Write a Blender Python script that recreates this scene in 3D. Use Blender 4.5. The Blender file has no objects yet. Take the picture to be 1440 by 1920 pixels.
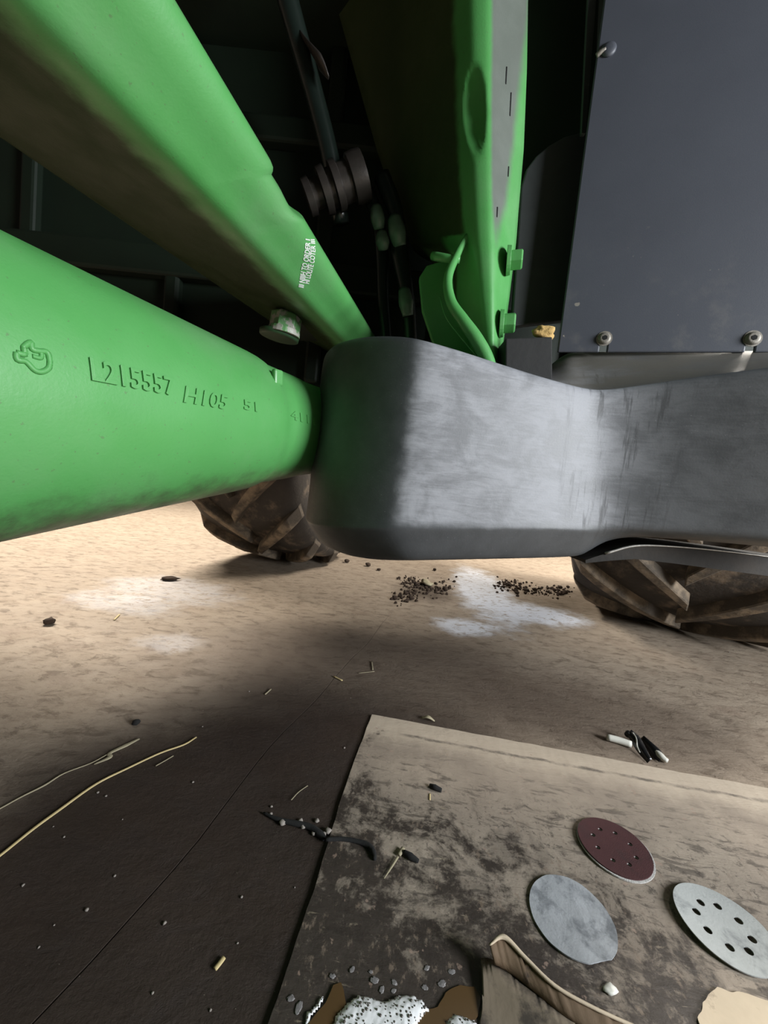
import bpy, bmesh, math, random
from mathutils import Vector, Matrix, noise as mnoise

random.seed(7)
S = bpy.context.scene
C = S.collection

# ------------------------------------------------------------------ camera, world, light, exposure
CAM_H, PITCH, ROLL, FPX = 0.625, math.radians(4.0), math.radians(6.0), 720.0   # held low, nearly level, tipped 6 degrees
cd = bpy.data.cameras.new('camera'); cam = bpy.data.objects.new('camera', cd); C.objects.link(cam)
cam.location = (0, 0, CAM_H)
CP, SP, CR, SR = math.cos(PITCH), math.sin(PITCH), math.cos(ROLL), math.sin(ROLL)
FWD, UP0, RT0 = Vector((0, CP, -SP)), Vector((0, SP, CP)), Vector((1, 0, 0))
UPV, RTV = UP0 * CR - RT0 * SR, RT0 * CR + UP0 * SR
cam.rotation_euler = Matrix((RTV, UPV, -FWD)).transposed().to_euler()
cd.sensor_fit = 'VERTICAL'; cd.sensor_height = 24.0; cd.lens = 24.0 * FPX / 1920.0
cd.clip_start = 0.01; cd.clip_end = 100
S.camera = cam

w = bpy.data.worlds.new('world'); S.world = w; w.use_nodes = True
w.node_tree.nodes['Background'].inputs[0].default_value = (0.75, 0.85, 1.0, 1)
w.node_tree.nodes['Background'].inputs[1].default_value = 0.008

def area_light(name, loc, target, sx, sy, power, col):
    l = bpy.data.lights.new(name, 'AREA'); l.shape = 'RECTANGLE'; l.size = sx; l.size_y = sy
    l.energy = power; l.color = col
    o = bpy.data.objects.new(name, l); C.objects.link(o); o.location = loc
    o.rotation_euler = (Vector(target) - Vector(loc)).to_track_quat('-Z', 'Y').to_euler()
    return o
# key light from the right, behind the photographer
area_light('right_key_light', (2.6, -0.75, 1.35), (0.0, 0.80, 0.65), 1.0, 1.1, 124, (0.93, 0.97, 1.0))
# ceiling lamps on the far side of the tractor
area_light('ceiling_lamp_light', (-2.4, 3.3, 3.75), (-2.2, 3.1, 0), 2.4, 0.7, 400, (1.0, 0.93, 0.83))
area_light('ceiling_lamp_light', (3.3, 3.0, 3.75), (3.0, 2.8, 0), 2.4, 0.7, 400, (1.0, 0.93, 0.83))

S.view_settings.view_transform = 'Standard'
S.view_settings.look = 'None'
S.view_settings.gamma = 1.0
S.view_settings.use_curve_mapping = False
S.view_settings.exposure = 0.35

# ------------------------------------------------------------------ measuring helpers (photo frame 1440x1920 -> real points)
def ray(px, py):
    return FWD + RTV * ((px - 720.0) / FPX) + UPV * ((960.0 - py) / FPX)
def at(px, py, Y):
    d = ray(px, py); return Vector((0, 0, CAM_H)) + d * (Y / d.y)
def onz(px, py, z=0.0):
    d = ray(px, py); return Vector((0, 0, CAM_H)) + d * ((z - CAM_H) / d.z)
def pix(p):
    q = Vector(p) - Vector((0, 0, CAM_H))
    f = q.dot(FWD); return 720 + FPX * q.dot(RTV) / f, 960 - FPX * q.dot(UPV) / f
def on_plane(px, py, p0, n):
    d = ray(px, py); O = Vector((0, 0, CAM_H)); return O + d * ((p0 - O).dot(n) / d.dot(n))

# ------------------------------------------------------------------ materials
def nodes(name):
    m = bpy.data.materials.new(name); m.use_nodes = True
    nt = m.node_tree; b = nt.nodes['Principled BSDF']
    return m, nt, b
def N(nt, t, **kw):
    n = nt.nodes.new(t)
    for k, v in kw.items(): setattr(n, k, v)
    return n
def L(nt, a, b): nt.links.new(a, b)
def coord(nt, scale=(1, 1, 1), rot=(0, 0, 0), loc=(0, 0, 0)):
    tc = N(nt, 'ShaderNodeTexCoord'); mp = N(nt, 'ShaderNodeMapping')
    mp.inputs['Scale'].default_value = scale; mp.inputs['Rotation'].default_value = rot; mp.inputs['Location'].default_value = loc
    L(nt, tc.outputs['Object'], mp.inputs['Vector']); return mp.outputs[0]
def noise(nt, vec, scale, detail=5, rough=0.55, dist=0.0):
    n = N(nt, 'ShaderNodeTexNoise'); n.inputs['Scale'].default_value = scale; n.inputs['Detail'].default_value = detail
    n.inputs['Roughness'].default_value = rough; n.inputs['Distortion'].default_value = dist
    L(nt, vec, n.inputs['Vector']); return n.outputs['Fac']
def ramp(nt, fac, lo, hi, a=0.0, b=1.0):
    r = N(nt, 'ShaderNodeMapRange'); r.interpolation_type = 'SMOOTHSTEP'
    r.inputs['From Min'].default_value = lo; r.inputs['From Max'].default_value = hi
    r.inputs['To Min'].default_value = a; r.inputs['To Max'].default_value = b
    L(nt, fac, r.inputs['Value']); return r.outputs[0]
def math_(nt, op, a, b=None):
    n = N(nt, 'ShaderNodeMath', operation=op)
    for i, x in enumerate((a, b)):
        if x is None: continue
        if isinstance(x, (int, float)): n.inputs[i].default_value = x
        else: L(nt, x, n.inputs[i])
    return n.outputs[0]
def mix(nt, fac, a, b):
    n = N(nt, 'ShaderNodeMix', data_type='RGBA')
    if isinstance(fac, (int, float)): n.inputs[0].default_value = fac
    else: L(nt, fac, n.inputs[0])
    for i, x in ((6, a), (7, b)):
        if isinstance(x, tuple): n.inputs[i].default_value = (*x, 1)
        else: L(nt, x, n.inputs[i])
    return n.outputs[2]
def bump(nt, b, h, strength=0.3, dist=0.002):
    n = N(nt, 'ShaderNodeBump'); n.inputs['Strength'].default_value = strength; n.inputs['Distance'].default_value = dist
    L(nt, h, n.inputs['Height']); L(nt, n.outputs[0], b.inputs['Normal'])
def setcol(nt, b, c):
    if isinstance(c, tuple): b.inputs['Base Color'].default_value = (*c, 1)
    else: L(nt, c, b.inputs['Base Color'])
def setrough(nt, b, r):
    if isinstance(r, (int, float)): b.inputs['Roughness'].default_value = r
    else: L(nt, r, b.inputs['Roughness'])
def blob(nt, cx, cy, rx, ry, rot=0.0, soft=(1.15, 0.75), wob=0.0, wscale=6):
    """mask of a stain with a shape of its own, in object x/y"""
    v = coord(nt)
    sub = N(nt, 'ShaderNodeVectorMath', operation='SUBTRACT'); L(nt, v, sub.inputs[0]); sub.inputs[1].default_value = (cx, cy, 0)
    mp = N(nt, 'ShaderNodeMapping', vector_type='TEXTURE'); L(nt, sub.outputs[0], mp.inputs['Vector'])
    mp.inputs['Rotation'].default_value = (0, 0, rot); mp.inputs['Scale'].default_value = (rx, ry, 1000)
    ln = N(nt, 'ShaderNodeVectorMath', operation='LENGTH'); L(nt, mp.outputs[0], ln.inputs[0])
    d = ln.outputs['Value']
    if wob:
        n = noise(nt, v, wscale, 6, 0.6)
        d = math_(nt, 'ADD', d, math_(nt, 'MULTIPLY', math_(nt, 'SUBTRACT', n, 0.5), wob))
    return ramp(nt, d, soft[1], soft[0], 1.0, 0.0)

def simple(name, col, rough=0.5, metal=0.0, var=0.25, scale=20, bstr=0.2, bscale=120, bdist=0.001, dirt=None):
    m, nt, b = nodes(name)
    v = coord(nt)
    c = mix(nt, noise(nt, v, scale, 6), tuple(x * (1 - var) for x in col), tuple(min(1, x * (1 + var)) for x in col))
    if dirt:
        c = mix(nt, ramp(nt, noise(nt, v, dirt[1], 8, 0.65), dirt[2], dirt[3], 0, dirt[4]), c, dirt[0])
    setcol(nt, b, c); setrough(nt, b, rough); b.inputs['Metallic'].default_value = metal
    if bstr: bump(nt, b, noise(nt, v, bscale, 6), bstr, bdist)
    return m

GREEN = (0.084, 0.325, 0.088)
def green_mat(name='green_paint', dust=0.35, dark=1.0, grime=None, film_shade=None):
    m, nt, b = nodes(name); v = coord(nt)
    g = tuple(x * dark for x in GREEN)
    c = mix(nt, noise(nt, v, 9, 6), tuple(x * 0.88 for x in g), tuple(x * 1.1 for x in g))
    c = mix(nt, ramp(nt, noise(nt, v, 4.5, 7, 0.6), 0.42, 0.75, 0, dust), c, (0.18, 0.27, 0.17))
    sp = ramp(nt, noise(nt, v, 160, 3), 0.66, 0.72, 0, 0.45)
    c = mix(nt, sp, c, (0.10, 0.13, 0.07))
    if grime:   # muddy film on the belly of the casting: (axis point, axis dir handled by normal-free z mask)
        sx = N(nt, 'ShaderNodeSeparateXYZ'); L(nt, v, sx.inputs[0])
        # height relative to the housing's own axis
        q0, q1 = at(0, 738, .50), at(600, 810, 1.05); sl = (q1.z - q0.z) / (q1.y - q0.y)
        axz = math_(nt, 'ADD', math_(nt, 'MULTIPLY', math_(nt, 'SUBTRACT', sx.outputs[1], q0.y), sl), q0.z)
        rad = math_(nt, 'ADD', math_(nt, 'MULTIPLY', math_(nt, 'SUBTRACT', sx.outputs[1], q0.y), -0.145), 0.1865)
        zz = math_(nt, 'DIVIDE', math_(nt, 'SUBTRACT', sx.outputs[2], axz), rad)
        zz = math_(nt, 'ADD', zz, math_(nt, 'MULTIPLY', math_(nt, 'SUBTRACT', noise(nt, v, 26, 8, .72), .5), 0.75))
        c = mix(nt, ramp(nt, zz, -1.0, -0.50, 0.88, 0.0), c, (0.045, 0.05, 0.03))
    if film_shade:    # olive dirt with the shade of unlit faces painted in, grey patch along an edge (both follow the casting, stored on its vertices)
        a = N(nt, 'ShaderNodeAttribute'); a.attribute_name = 'film_shade'
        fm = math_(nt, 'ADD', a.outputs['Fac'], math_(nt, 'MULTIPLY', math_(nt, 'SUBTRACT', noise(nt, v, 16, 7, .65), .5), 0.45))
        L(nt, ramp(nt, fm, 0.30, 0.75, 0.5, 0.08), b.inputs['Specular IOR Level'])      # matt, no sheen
        c = mix(nt, ramp(nt, fm, 0.30, 0.75, 0, 0.94), c, mix(nt, noise(nt, v, 10, 6), film_shade[0], film_shade[1]))
        a = N(nt, 'ShaderNodeAttribute'); a.attribute_name = 'worn'  # mask of the grey edge patch
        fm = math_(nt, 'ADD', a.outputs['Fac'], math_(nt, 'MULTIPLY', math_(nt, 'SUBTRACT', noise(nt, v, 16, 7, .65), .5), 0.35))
        c = mix(nt, ramp(nt, fm, 0.25, 0.8, 0, 0.92), c, (0.125, 0.125, 0.125))  # flat grey over the edge patch
    setcol(nt, b, c); setrough(nt, b, ramp(nt, noise(nt, v, 14, 5), 0.3, 0.7, 0.36, 0.55))
    bump(nt, b, noise(nt, v, 260, 4), 0.22, 0.0012)
    return m

MAT = {}
MAT['green'] = green_mat()
MAT['green_dusty'] = green_mat('green_paint_dusty', 0.25, 0.95)
MAT['boss_shaded'] = simple('shaded_green', (0.020, 0.060, 0.020), 0.6, 0, 0.3, 20)  # green darkened to paint the shade under the bolt boss
MAT['black_metal'] = simple('black_painted_metal', (0.026, 0.030, 0.030), 0.5, 0, 0.3, 30, 0.15, 90, 0.001, dirt=((0.07, 0.07, 0.06), 60, 0.62, 0.72, 0.5))
MAT['ledge'] = simple('black_bracket', (0.011, 0.011, 0.011), 0.8, 0, 0.5, 30, 0.4, 60, 0.002)  # near-black base colour of the ledge
MAT['chassis'] = simple('dark_green_chassis', (0.003, 0.010, 0.0035), 0.6, 0, 0.4, 8)
MAT['steel'] = simple('worn_steel', (0.30, 0.29, 0.27), 0.45, 0.6, 0.4, 60, 0.4, 200, 0.001)
MAT['bolt_grey'] = simple('dusty_bolt_steel', (0.24, 0.22, 0.19), 0.55, 0.3, 0.5, 90, 0.5, 240, 0.001)
MAT['hose'] = simple('black_hose_rubber', (0.010, 0.016, 0.013), 0.28, 0, 0.2, 30, 0.1)
MAT['rubber_lug'] = simple('muddy_tyre_lug', (0.070, 0.056, 0.042), 0.85, 0, 0.4, 14, 0.6, 60, 0.004, dirt=((0.27, 0.205, 0.14), 9, 0.42, 0.68, 0.9))
MAT['rubber'] = simple('muddy_tyre_rubber', (0.038, 0.031, 0.025), 0.85, 0, 0.4, 14, 0.6, 60, 0.004, dirt=((0.20, 0.15, 0.105), 7, 0.5, 0.72, 0.85))
MAT['rim'] = simple('muddy_rim', (0.05, 0.04, 0.028), 0.5, 0, 0.2, 20)
MAT['plate_brown'] = simple('dirty_guard_plate', (0.016, 0.0135, 0.0115), 0.85, 0.0, 0.4, 25, 0.4, 80, 0.002, dirt=((0.040, 0.032, 0.025), 12, 0.45, 0.75, 0.7))
MAT['white_decal'] = simple('white_print', (0.80, 0.82, 0.80), 0.45, 0, 0.05, 20, 0)
MAT['slot'] = simple('black_slot', (0.004, 0.004, 0.004), 0.9, 0, 0.1, 20, 0)

def tank_mat():
    m, nt, b = nodes('sanded_black_plastic'); v = coord(nt)
    sx = N(nt, 'ShaderNodeSeparateXYZ'); L(nt, v, sx.inputs[0])
    x, z = sx.outputs[0], sx.outputs[2]
    q0, q1 = at(760, 990, .706), at(1100, 994, .778); sl = (q1.z - q0.z) / (q1.x - q0.x)
    z = math_(nt, 'SUBTRACT', z, math_(nt, 'MULTIPLY', math_(nt, 'SUBTRACT', x, q0.x), sl))     # height above the rim line
    z = math_(nt, 'SUBTRACT', z, q0.z)
    ct, cb = at(785, 640, .71), at(735, 985, .71); lean = (ct.x - cb.x) / (ct.z - cb.z)
    base = mix(nt, noise(nt, v, 26, 7, .6), (0.030, 0.033, 0.036), (0.075, 0.080, 0.086))
    wob = math_(nt, 'MULTIPLY', math_(nt, 'SUBTRACT', noise(nt, v, 28, 7, .65), .5), 0.035)
    xw = math_(nt, 'ADD', x, wob); zw = math_(nt, 'ADD', z, math_(nt, 'MULTIPLY', wob, .5))
    # sheared so that the sanding follows the leaning corner
    xs = math_(nt, 'SUBTRACT', xw, math_(nt, 'MULTIPLY', z, lean))
    left = ramp(nt, xs, cb.x - .012, cb.x + 0.020); right = ramp(nt, xw, at(1080, 850, .776).x, at(1290, 850, .75).x, 1, 0.22)
    low = ramp(nt, zw, -0.002, 0.018)
    sand = math_(nt, 'MULTIPLY', math_(nt, 'MULTIPLY', left, right), low)
    # swirl and vertical sanding strokes
    sw = math_(nt, 'ADD', math_(nt, 'MULTIPLY', noise(nt, coord(nt, (11, 11, 15), (0, 0.4, 0)), 1.0, 9, .62, .5), 0.7),
               math_(nt, 'MULTIPLY', noise(nt, coord(nt, (20, 20, 170), (0, 0.45, 0)), 1.0, 6, .7, .8), 0.3))
    vs = noise(nt, coord(nt, (95, 20, 9)), 1.0, 5, .6)
    vsm = math_(nt, 'MULTIPLY', ramp(nt, vs, 0.54, 0.68), ramp(nt, xw, at(1020, 850, .76).x, at(1120, 850, .78).x))
    tone = mix(nt, ramp(nt, sw, 0.38, 0.62), (0.150, 0.155, 0.168), (0.290, 0.298, 0.325))
    c = mix(nt, sand, base, tone)
    c = mix(nt, math_(nt, 'MULTIPLY', vsm, ramp(nt, xw, at(1220, 850, .77).x, at(1300, 850, .75).x, .75, 0)), c, (0.045, 0.047, 0.050))
    c = mix(nt, ramp(nt, noise(nt, v, 420, 2), 0.73, 0.76, 0, 0.5), c, (0.35, 0.36, 0.38))
    # dusty shoulder at the top behind the ridge
    dust = math_(nt, 'MULTIPLY', ramp(nt, noise(nt, v, 12, 5), 0.1, 0.3), ramp(nt, x, at(980, 690, .9).x, at(1080, 690, .9).x))
    dz = math_(nt, 'MULTIPLY', dust, ramp(nt, noise(nt, coord(nt, (4, 18, 18)), 1.6, 6), 0.25, 0.6, 0.55, 1.0))
    a = N(nt, 'ShaderNodeAttribute'); a.attribute_name = 'film_shade'
    dz = math_(nt, 'MULTIPLY', dz, a.outputs['Fac'])
    c = mix(nt, dz, c, (0.115, 0.108, 0.095))
    # dusty lip along the bottom of the right hand end
    lip = math_(nt, 'MULTIPLY', ramp(nt, xw, at(1160, 900, .78).x, at(1230, 900, .77).x), math_(nt, 'MULTIPLY', ramp(nt, zw, -0.03, -0.018), ramp(nt, zw, -0.012, 0.002, 1, 0)))
    c = mix(nt, math_(nt, 'MULTIPLY', lip, 0.5), c, (0.16, 0.14, 0.12))
    setcol(nt, b, c); setrough(nt, b, math_(nt, 'ADD', ramp(nt, sw, 0.3, 0.7, 0.42, 0.58), math_(nt, 'MULTIPLY', sand, 0.06)))
    bump(nt, b, math_(nt, 'ADD', math_(nt, 'MULTIPLY', sw, 0.6), noise(nt, v, 300, 4)), 0.14, 0.0012)
    return m
MAT['tank'] = tank_mat()

def panel_mat():
    m, nt, b = nodes('slate_grey_panel'); v = coord(nt)
    sx = N(nt, 'ShaderNodeSeparateXYZ'); L(nt, v, sx.inputs[0])
    c = mix(nt, noise(nt, v, 6, 6), (0.055, 0.060, 0.076), (0.076, 0.083, 0.102))
    low = ramp(nt, sx.outputs[2], 0.95, 1.30, 1, 0)
    c = mix(nt, math_(nt, 'MULTIPLY', ramp(nt, noise(nt, v, 13, 8, .68), 0.48, 0.72, 0, 0.5), low), c, (0.15, 0.145, 0.14))
    c = mix(nt, math_(nt, 'MULTIPLY', ramp(nt, noise(nt, v, 42, 3), 0.71, 0.75, 0, 0.8), low), c, (0.40, 0.36, 0.30))
    setcol(nt, b, c); setrough(nt, b, 0.5); bump(nt, b, noise(nt, v, 500, 3), 0.2, 0.0006)
    return m
MAT['panel'] = panel_mat()

def floor_mat():
    m, nt, b = nodes('stained_concrete'); v = coord(nt)
    fl = coord(nt, (1, 1.9, 1), (0, 0, 0.5))
    c = mix(nt, noise(nt, fl, 3.2, 9, .68, .4), (0.27, 0.215, 0.165), (0.44, 0.36, 0.275))
    c = mix(nt, ramp(nt, noise(nt, fl, 14, 8, .7, .5), 0.46, 0.70, 0, 0.5), c, (0.17, 0.125, 0.088))
    c = mix(nt, ramp(nt, noise(nt, v, 70, 5, .6), 0.60, 0.70, 0, 0.4), c, (0.13, 0.10, 0.075))
    rid = noise(nt, coord(nt, (1, 1.9, 1), (0, 0, 0.55)), 15, 9, .72, .5)
    c = mix(nt, ramp(nt, rid, 0.50, 0.64, 0, 0.55), c, (0.12, 0.088, 0.062))
    c = mix(nt, ramp(nt, noise(nt, coord(nt, (1, 1.5, 1), (0, 0, .4), (3, 1, 0)), 5.5, 8, .7, .4), 0.52, 0.72, 0, 0.45), c, (0.22, 0.155, 0.115))
    # old oil: a broad stain with its own outline on the near part of the slab
    oil1 = blob(nt, -0.08, 0.50, 0.62, 0.62, 0.0, (1.22, 0.70), 0.30, 3.0)
    oil2 = blob(nt, 0.05, 1.25, 0.75, 0.45, -0.1, (1.3, 0.45), 0.5, 4)
    oil3 = blob(nt, 0.75, 1.12, 0.45, 0.22, -0.15, (1.35, 0.45), 0.5, 5)
    oilc = mix(nt, noise(nt, v, 5, 6, .6), (0.018, 0.0135, 0.012), (0.052, 0.036, 0.029))
    c = mix(nt, math_(nt, 'MULTIPLY', oil2, 0.72), c, (0.085, 0.062, 0.048))
    c = mix(nt, math_(nt, 'MULTIPLY', oil3, 0.62), c, (0.11, 0.08, 0.06))
    c = mix(nt, math_(nt, 'MULTIPLY', oil1, 0.97), c, oilc)
    # window reflections painted into the floor as bluish-white patches
    ws = [(onz(905, 1105), 0.20, 0.75, -0.1, 1.25), (onz(1000, 1150), 0.30, 0.20, 0.0, 1.3), (onz(870, 1175), 0.16, 0.12, 0.0, 1.1), (onz(320, 1105), 0.36, 0.22, -0.2, 0.34), (onz(230, 1130), 0.30, 0.12, -0.2, 0.32), (onz(320, 1205), 0.12, 0.09, 0.0, .24)]
    mud = blob(nt, onz(800, 1110).x, onz(800, 1110).y, 0.20, 0.22, 0.0, (1.3, 0.3), 0.9, 8)
    for p, rx, ry, ro, k in ws:
        mk = blob(nt, p.x, p.y, rx, ry, ro, (1.2, 0.45), 1.1, 9)
        mk = math_(nt, 'MULTIPLY', mk, ramp(nt, noise(nt, coord(nt, (1, 1.6, 1)), 22, 9, .75, .6), 0.38, 0.50, 0.12, 1))
        c = mix(nt, math_(nt, 'MINIMUM', math_(nt, 'MULTIPLY', mk, k * .9), 0.95), c, (0.72, 0.74, 0.80))
    c = mix(nt, math_(nt, 'MULTIPLY', mud, .75), c, (0.06, 0.042, 0.03))
    c = mix(nt, ramp(nt, noise(nt, v, 220, 2), 0.755, 0.775, 0, 0.55), c, (0.50, 0.44, 0.35))
    setcol(nt, b, c)
    setrough(nt, b, math_(nt, 'SUBTRACT', ramp(nt, noise(nt, v, 9, 6), 0.3, 0.7, 0.55, 0.8), math_(nt, 'MULTIPLY', oil1, 0.12)))
    b.inputs['Specular IOR Level'].default_value = 0.3
    h = math_(nt, 'ADD', math_(nt, 'MULTIPLY', noise(nt, fl, 13, 8, .65), 1.5), math_(nt, 'ADD', math_(nt, 'MULTIPLY', noise(nt, v, 90, 6, .7), 0.7), math_(nt, 'MULTIPLY', ramp(nt, rid, .52, .66), -0.35)))
    bump(nt, b, h, 0.5, 0.006)
    return m
MAT['floor'] = floor_mat()
MAT['wall'] = simple('shed_wall_boards', (0.10, 0.085, 0.07), 0.7, 0, 0.1, 3)
MAT['ceiling'] = simple('shed_ceiling', (0.07, 0.065, 0.06), 0.7, 0, 0.1, 3)

def cardboard_mat():
    m, nt, b = nodes('grimy_cardboard'); v = coord(nt)
    sx = N(nt, 'ShaderNodeSeparateXYZ'); L(nt, v, sx.inputs[0])
    u = sx.outputs[0]; d = math_(nt, 'MULTIPLY', sx.outputs[1], -1.0)      # u along the far edge, d away from it
    c = mix(nt, noise(nt, coord(nt, (60, 8, 1)), 1.0, 5), (0.42, 0.345, 0.27), (0.53, 0.45, 0.355))
    # rubbed-in grey film
    film_shade = math_(nt, 'MULTIPLY', ramp(nt, math_(nt, 'ADD', d, math_(nt, 'MULTIPLY', math_(nt, 'SUBTRACT', noise(nt, v, 11, 7, .65), .5), .10)), 0.045, 0.13), 0.62)
    film_shade = math_(nt, 'MULTIPLY', film_shade, ramp(nt, noise(nt, v, 5, 6, .6), 0.30, 0.62, 0.55, 1.0))
    c = mix(nt, film_shade, c, (0.140, 0.112, 0.092))
    # scuffs and creases
    sc = noise(nt, coord(nt, (14, 55, 1), (0, 0, 0.55)), 1.0, 7, .68, .6)
    c = mix(nt, math_(nt, 'MULTIPLY', ramp(nt, sc, 0.52, 0.62, 0, 0.65), ramp(nt, d, 0.05, 0.2)), c, (0.055, 0.044, 0.036))
    # black grime, heavier towards the near left
    amt = math_(nt, 'ADD', math_(nt, 'MULTIPLY', d, 0.60), math_(nt, 'MULTIPLY', u, -0.22))
    g1 = math_(nt, 'ADD', noise(nt, v, 8, 9, .70, .5), amt)
    gm = ramp(nt, g1, 0.60, 0.72, 0, 0.95)
    g2 = math_(nt, 'ADD', noise(nt, coord(nt, (1, 1, 1), (0, 0, 0), (5, 3, 0)), 26, 9, .72, .3), math_(nt, 'MULTIPLY', amt, 0.75))
    gm = math_(nt, 'MULTIPLY', gm, ramp(nt, g2, 0.54, 0.66, 0.35, 1))
    grime = mix(nt, noise(nt, v, 30, 6), (0.018, 0.014, 0.012), (0.050, 0.038, 0.031))
    c = mix(nt, gm, c, grime)
    # light scrape streaks over the grime
    st = noise(nt, coord(nt, (20, 95, 1), (0, 0, -0.35), (2, 1, 0)), 1.0, 7, .7, .8)
    c = mix(nt, math_(nt, 'MULTIPLY', ramp(nt, st, 0.60, 0.70, 0, 0.6), ramp(nt, noise(nt, v, 7, 4), .42, .6)), c, (0.40, 0.33, 0.24))
    c = mix(nt, math_(nt, 'MULTIPLY', ramp(nt, noise(nt, coord(nt, (1.3, .8, 1), (0, 0, .3)), 62, 7, .7), 0.56, 0.68, 0, 0.75), ramp(nt, d, .12, .3)), c, (0.215, 0.165, 0.125))
    c = mix(nt, math_(nt, 'MULTIPLY', ramp(nt, noise(nt, coord(nt, (1, 1, 1), (0, 0, 0), (9, 2, 0)), 90, 7, .7), 0.55, 0.64, 0, 0.6), ramp(nt, d, .10, .28)), c, (0.035, 0.026, 0.022))
    c = mix(nt, ramp(nt, noise(nt, v, 48, 3), 0.68, 0.72, 0, 0.6), c, (0.33, 0.235, 0.185))
    # rubbed dark line parallel with the far edge
    ln = math_(nt, 'SUBTRACT', d, math_(nt, 'ADD', 0.062, math_(nt, 'MULTIPLY', u, -0.012)))
    ln = math_(nt, 'ADD', ln, math_(nt, 'MULTIPLY', math_(nt, 'SUBTRACT', noise(nt, v, 20, 8, .7), .5), .02))
    lm = math_(nt, 'MULTIPLY', ramp(nt, math_(nt, 'ABSOLUTE', ln), 0.001, 0.008, 0.75, 0), math_(nt, 'MULTIPLY', ramp(nt, u, 0.07, 0.12), ramp(nt, noise(nt, v, 16, 7, .7), .38, .6, .25, 1)))
    c = mix(nt, lm, c, (0.05, 0.042, 0.036))
    setcol(nt, b, c)
    setrough(nt, b, ramp(nt, gm, 0, 1, 0.85, 0.55))
    h = math_(nt, 'ADD', math_(nt, 'MULTIPLY', sc, 1.2), noise(nt, coord(nt, (1, 1, 1)), 55, 7, .65))
    bump(nt, b, h, 0.45, 0.003)
    return m
MAT['cardboard'] = cardboard_mat()
MAT['card_clean'] = simple('clean_cardboard', (0.56, 0.46, 0.335), 0.85, 0, 0.12, 40, 0.3, 150, 0.001, dirt=((0.20, 0.15, 0.11), 30, 0.6, 0.72, 0.6))
MAT['card_brown'] = simple('damp_brown_cardboard', (0.135, 0.088, 0.050), 0.8, 0, 0.25, 30, 0.4, 150, 0.001, dirt=((0.035, 0.024, 0.017), 26, 0.60, 0.70, 0.9))
MAT['card_grime'] = simple('grimy_card_flap', (0.17, 0.135, 0.095), 0.85, 0, 0.3, 30, 0.4, 120, 0.001, dirt=((0.035, 0.027, 0.021), 20, 0.42, 0.58, 0.92))
MAT['liquid'] = simple('brown_liquid', (0.10, 0.060, 0.026), 0.12, 0, 0.15, 10, 0)
MAT['foam'] = simple('soap_foam', (0.84, 0.85, 0.87), 0.5, 0, 0.06, 60, 0.3, 160, 0.001)
MAT['foam_thin'] = simple('thin_soap_foam', (0.19, 0.18, 0.18), 0.35, 0, 0.3, 120, 0.5, 300, 0.001)
def bubble_mat():
    m, nt, b = nodes('soap_bubble'); b.inputs['Base Color'].default_value = (0.10, 0.09, 0.08, 1)
    b.inputs['Roughness'].default_value = 0.04; return m
MAT['bubble'] = bubble_mat()
MAT['disc_red'] = simple('dark_red_abrasive', (0.062, 0.019, 0.020), 0.8, 0, 0.25, 60, 0.7, 700, 0.001, dirt=((0.035, 0.018, 0.018), 22, 0.5, 0.72, 0.7))
MAT['disc_fleece'] = simple('white_fleece_backing', (0.52, 0.51, 0.49), 0.9, 0, 0.3, 160, 0.8, 500, 0.002)
MAT['disc_grey'] = simple('dust_clogged_disc', (0.33, 0.345, 0.365), 0.85, 0, 0.2, 40, 0.5, 260, 0.001, dirt=((0.13, 0.14, 0.155), 26, 0.46, 0.66, 0.85))
MAT['disc_light'] = simple('light_grey_disc', (0.42, 0.435, 0.425), 0.8, 0, 0.15, 30, 0.4, 300, 0.001, dirt=((0.15, 0.16, 0.165), 17, 0.50, 0.70, 0.8))
MAT['white_plastic'] = simple('dirty_white_plastic', (0.62, 0.61, 0.55), 0.5, 0, 0.12, 60, 0.2)
MAT['black_plastic'] = simple('black_plastic', (0.010, 0.010, 0.011), 0.3, 0, 0.2, 60, 0.2)
MAT['straw'] = simple('dry_straw', (0.55, 0.44, 0.22), 0.6, 0, 0.2, 60, 0.2)
MAT['straw_grey'] = simple('grey_straw', (0.34, 0.30, 0.20), 0.7, 0, 0.25, 60, 0.2)
MAT['rubber_crumb'] = simple('black_rubber_shred', (0.010, 0.010, 0.010), 0.95, 0, 0.3, 60, 0.9, 160, 0.001)
MAT['soil'] = simple('dark_soil', (0.040, 0.024, 0.015), 0.95, 0, 0.5, 80, 0.6, 200, 0.002)
MAT['grit'] = simple('pale_grit', (0.27, 0.24, 0.215), 0.8, 0, 0.4, 80, 0.4)
MAT['foam_chunk'] = simple('yellow_foam_chunk', (0.50, 0.33, 0.12), 0.9, 0, 0.35, 90, 0.8, 160, 0.003)
MAT['lamp_body'] = simple('lamp_body', (0.6, 0.6, 0.6), 0.5, 0, 0.05, 10, 0)

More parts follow.
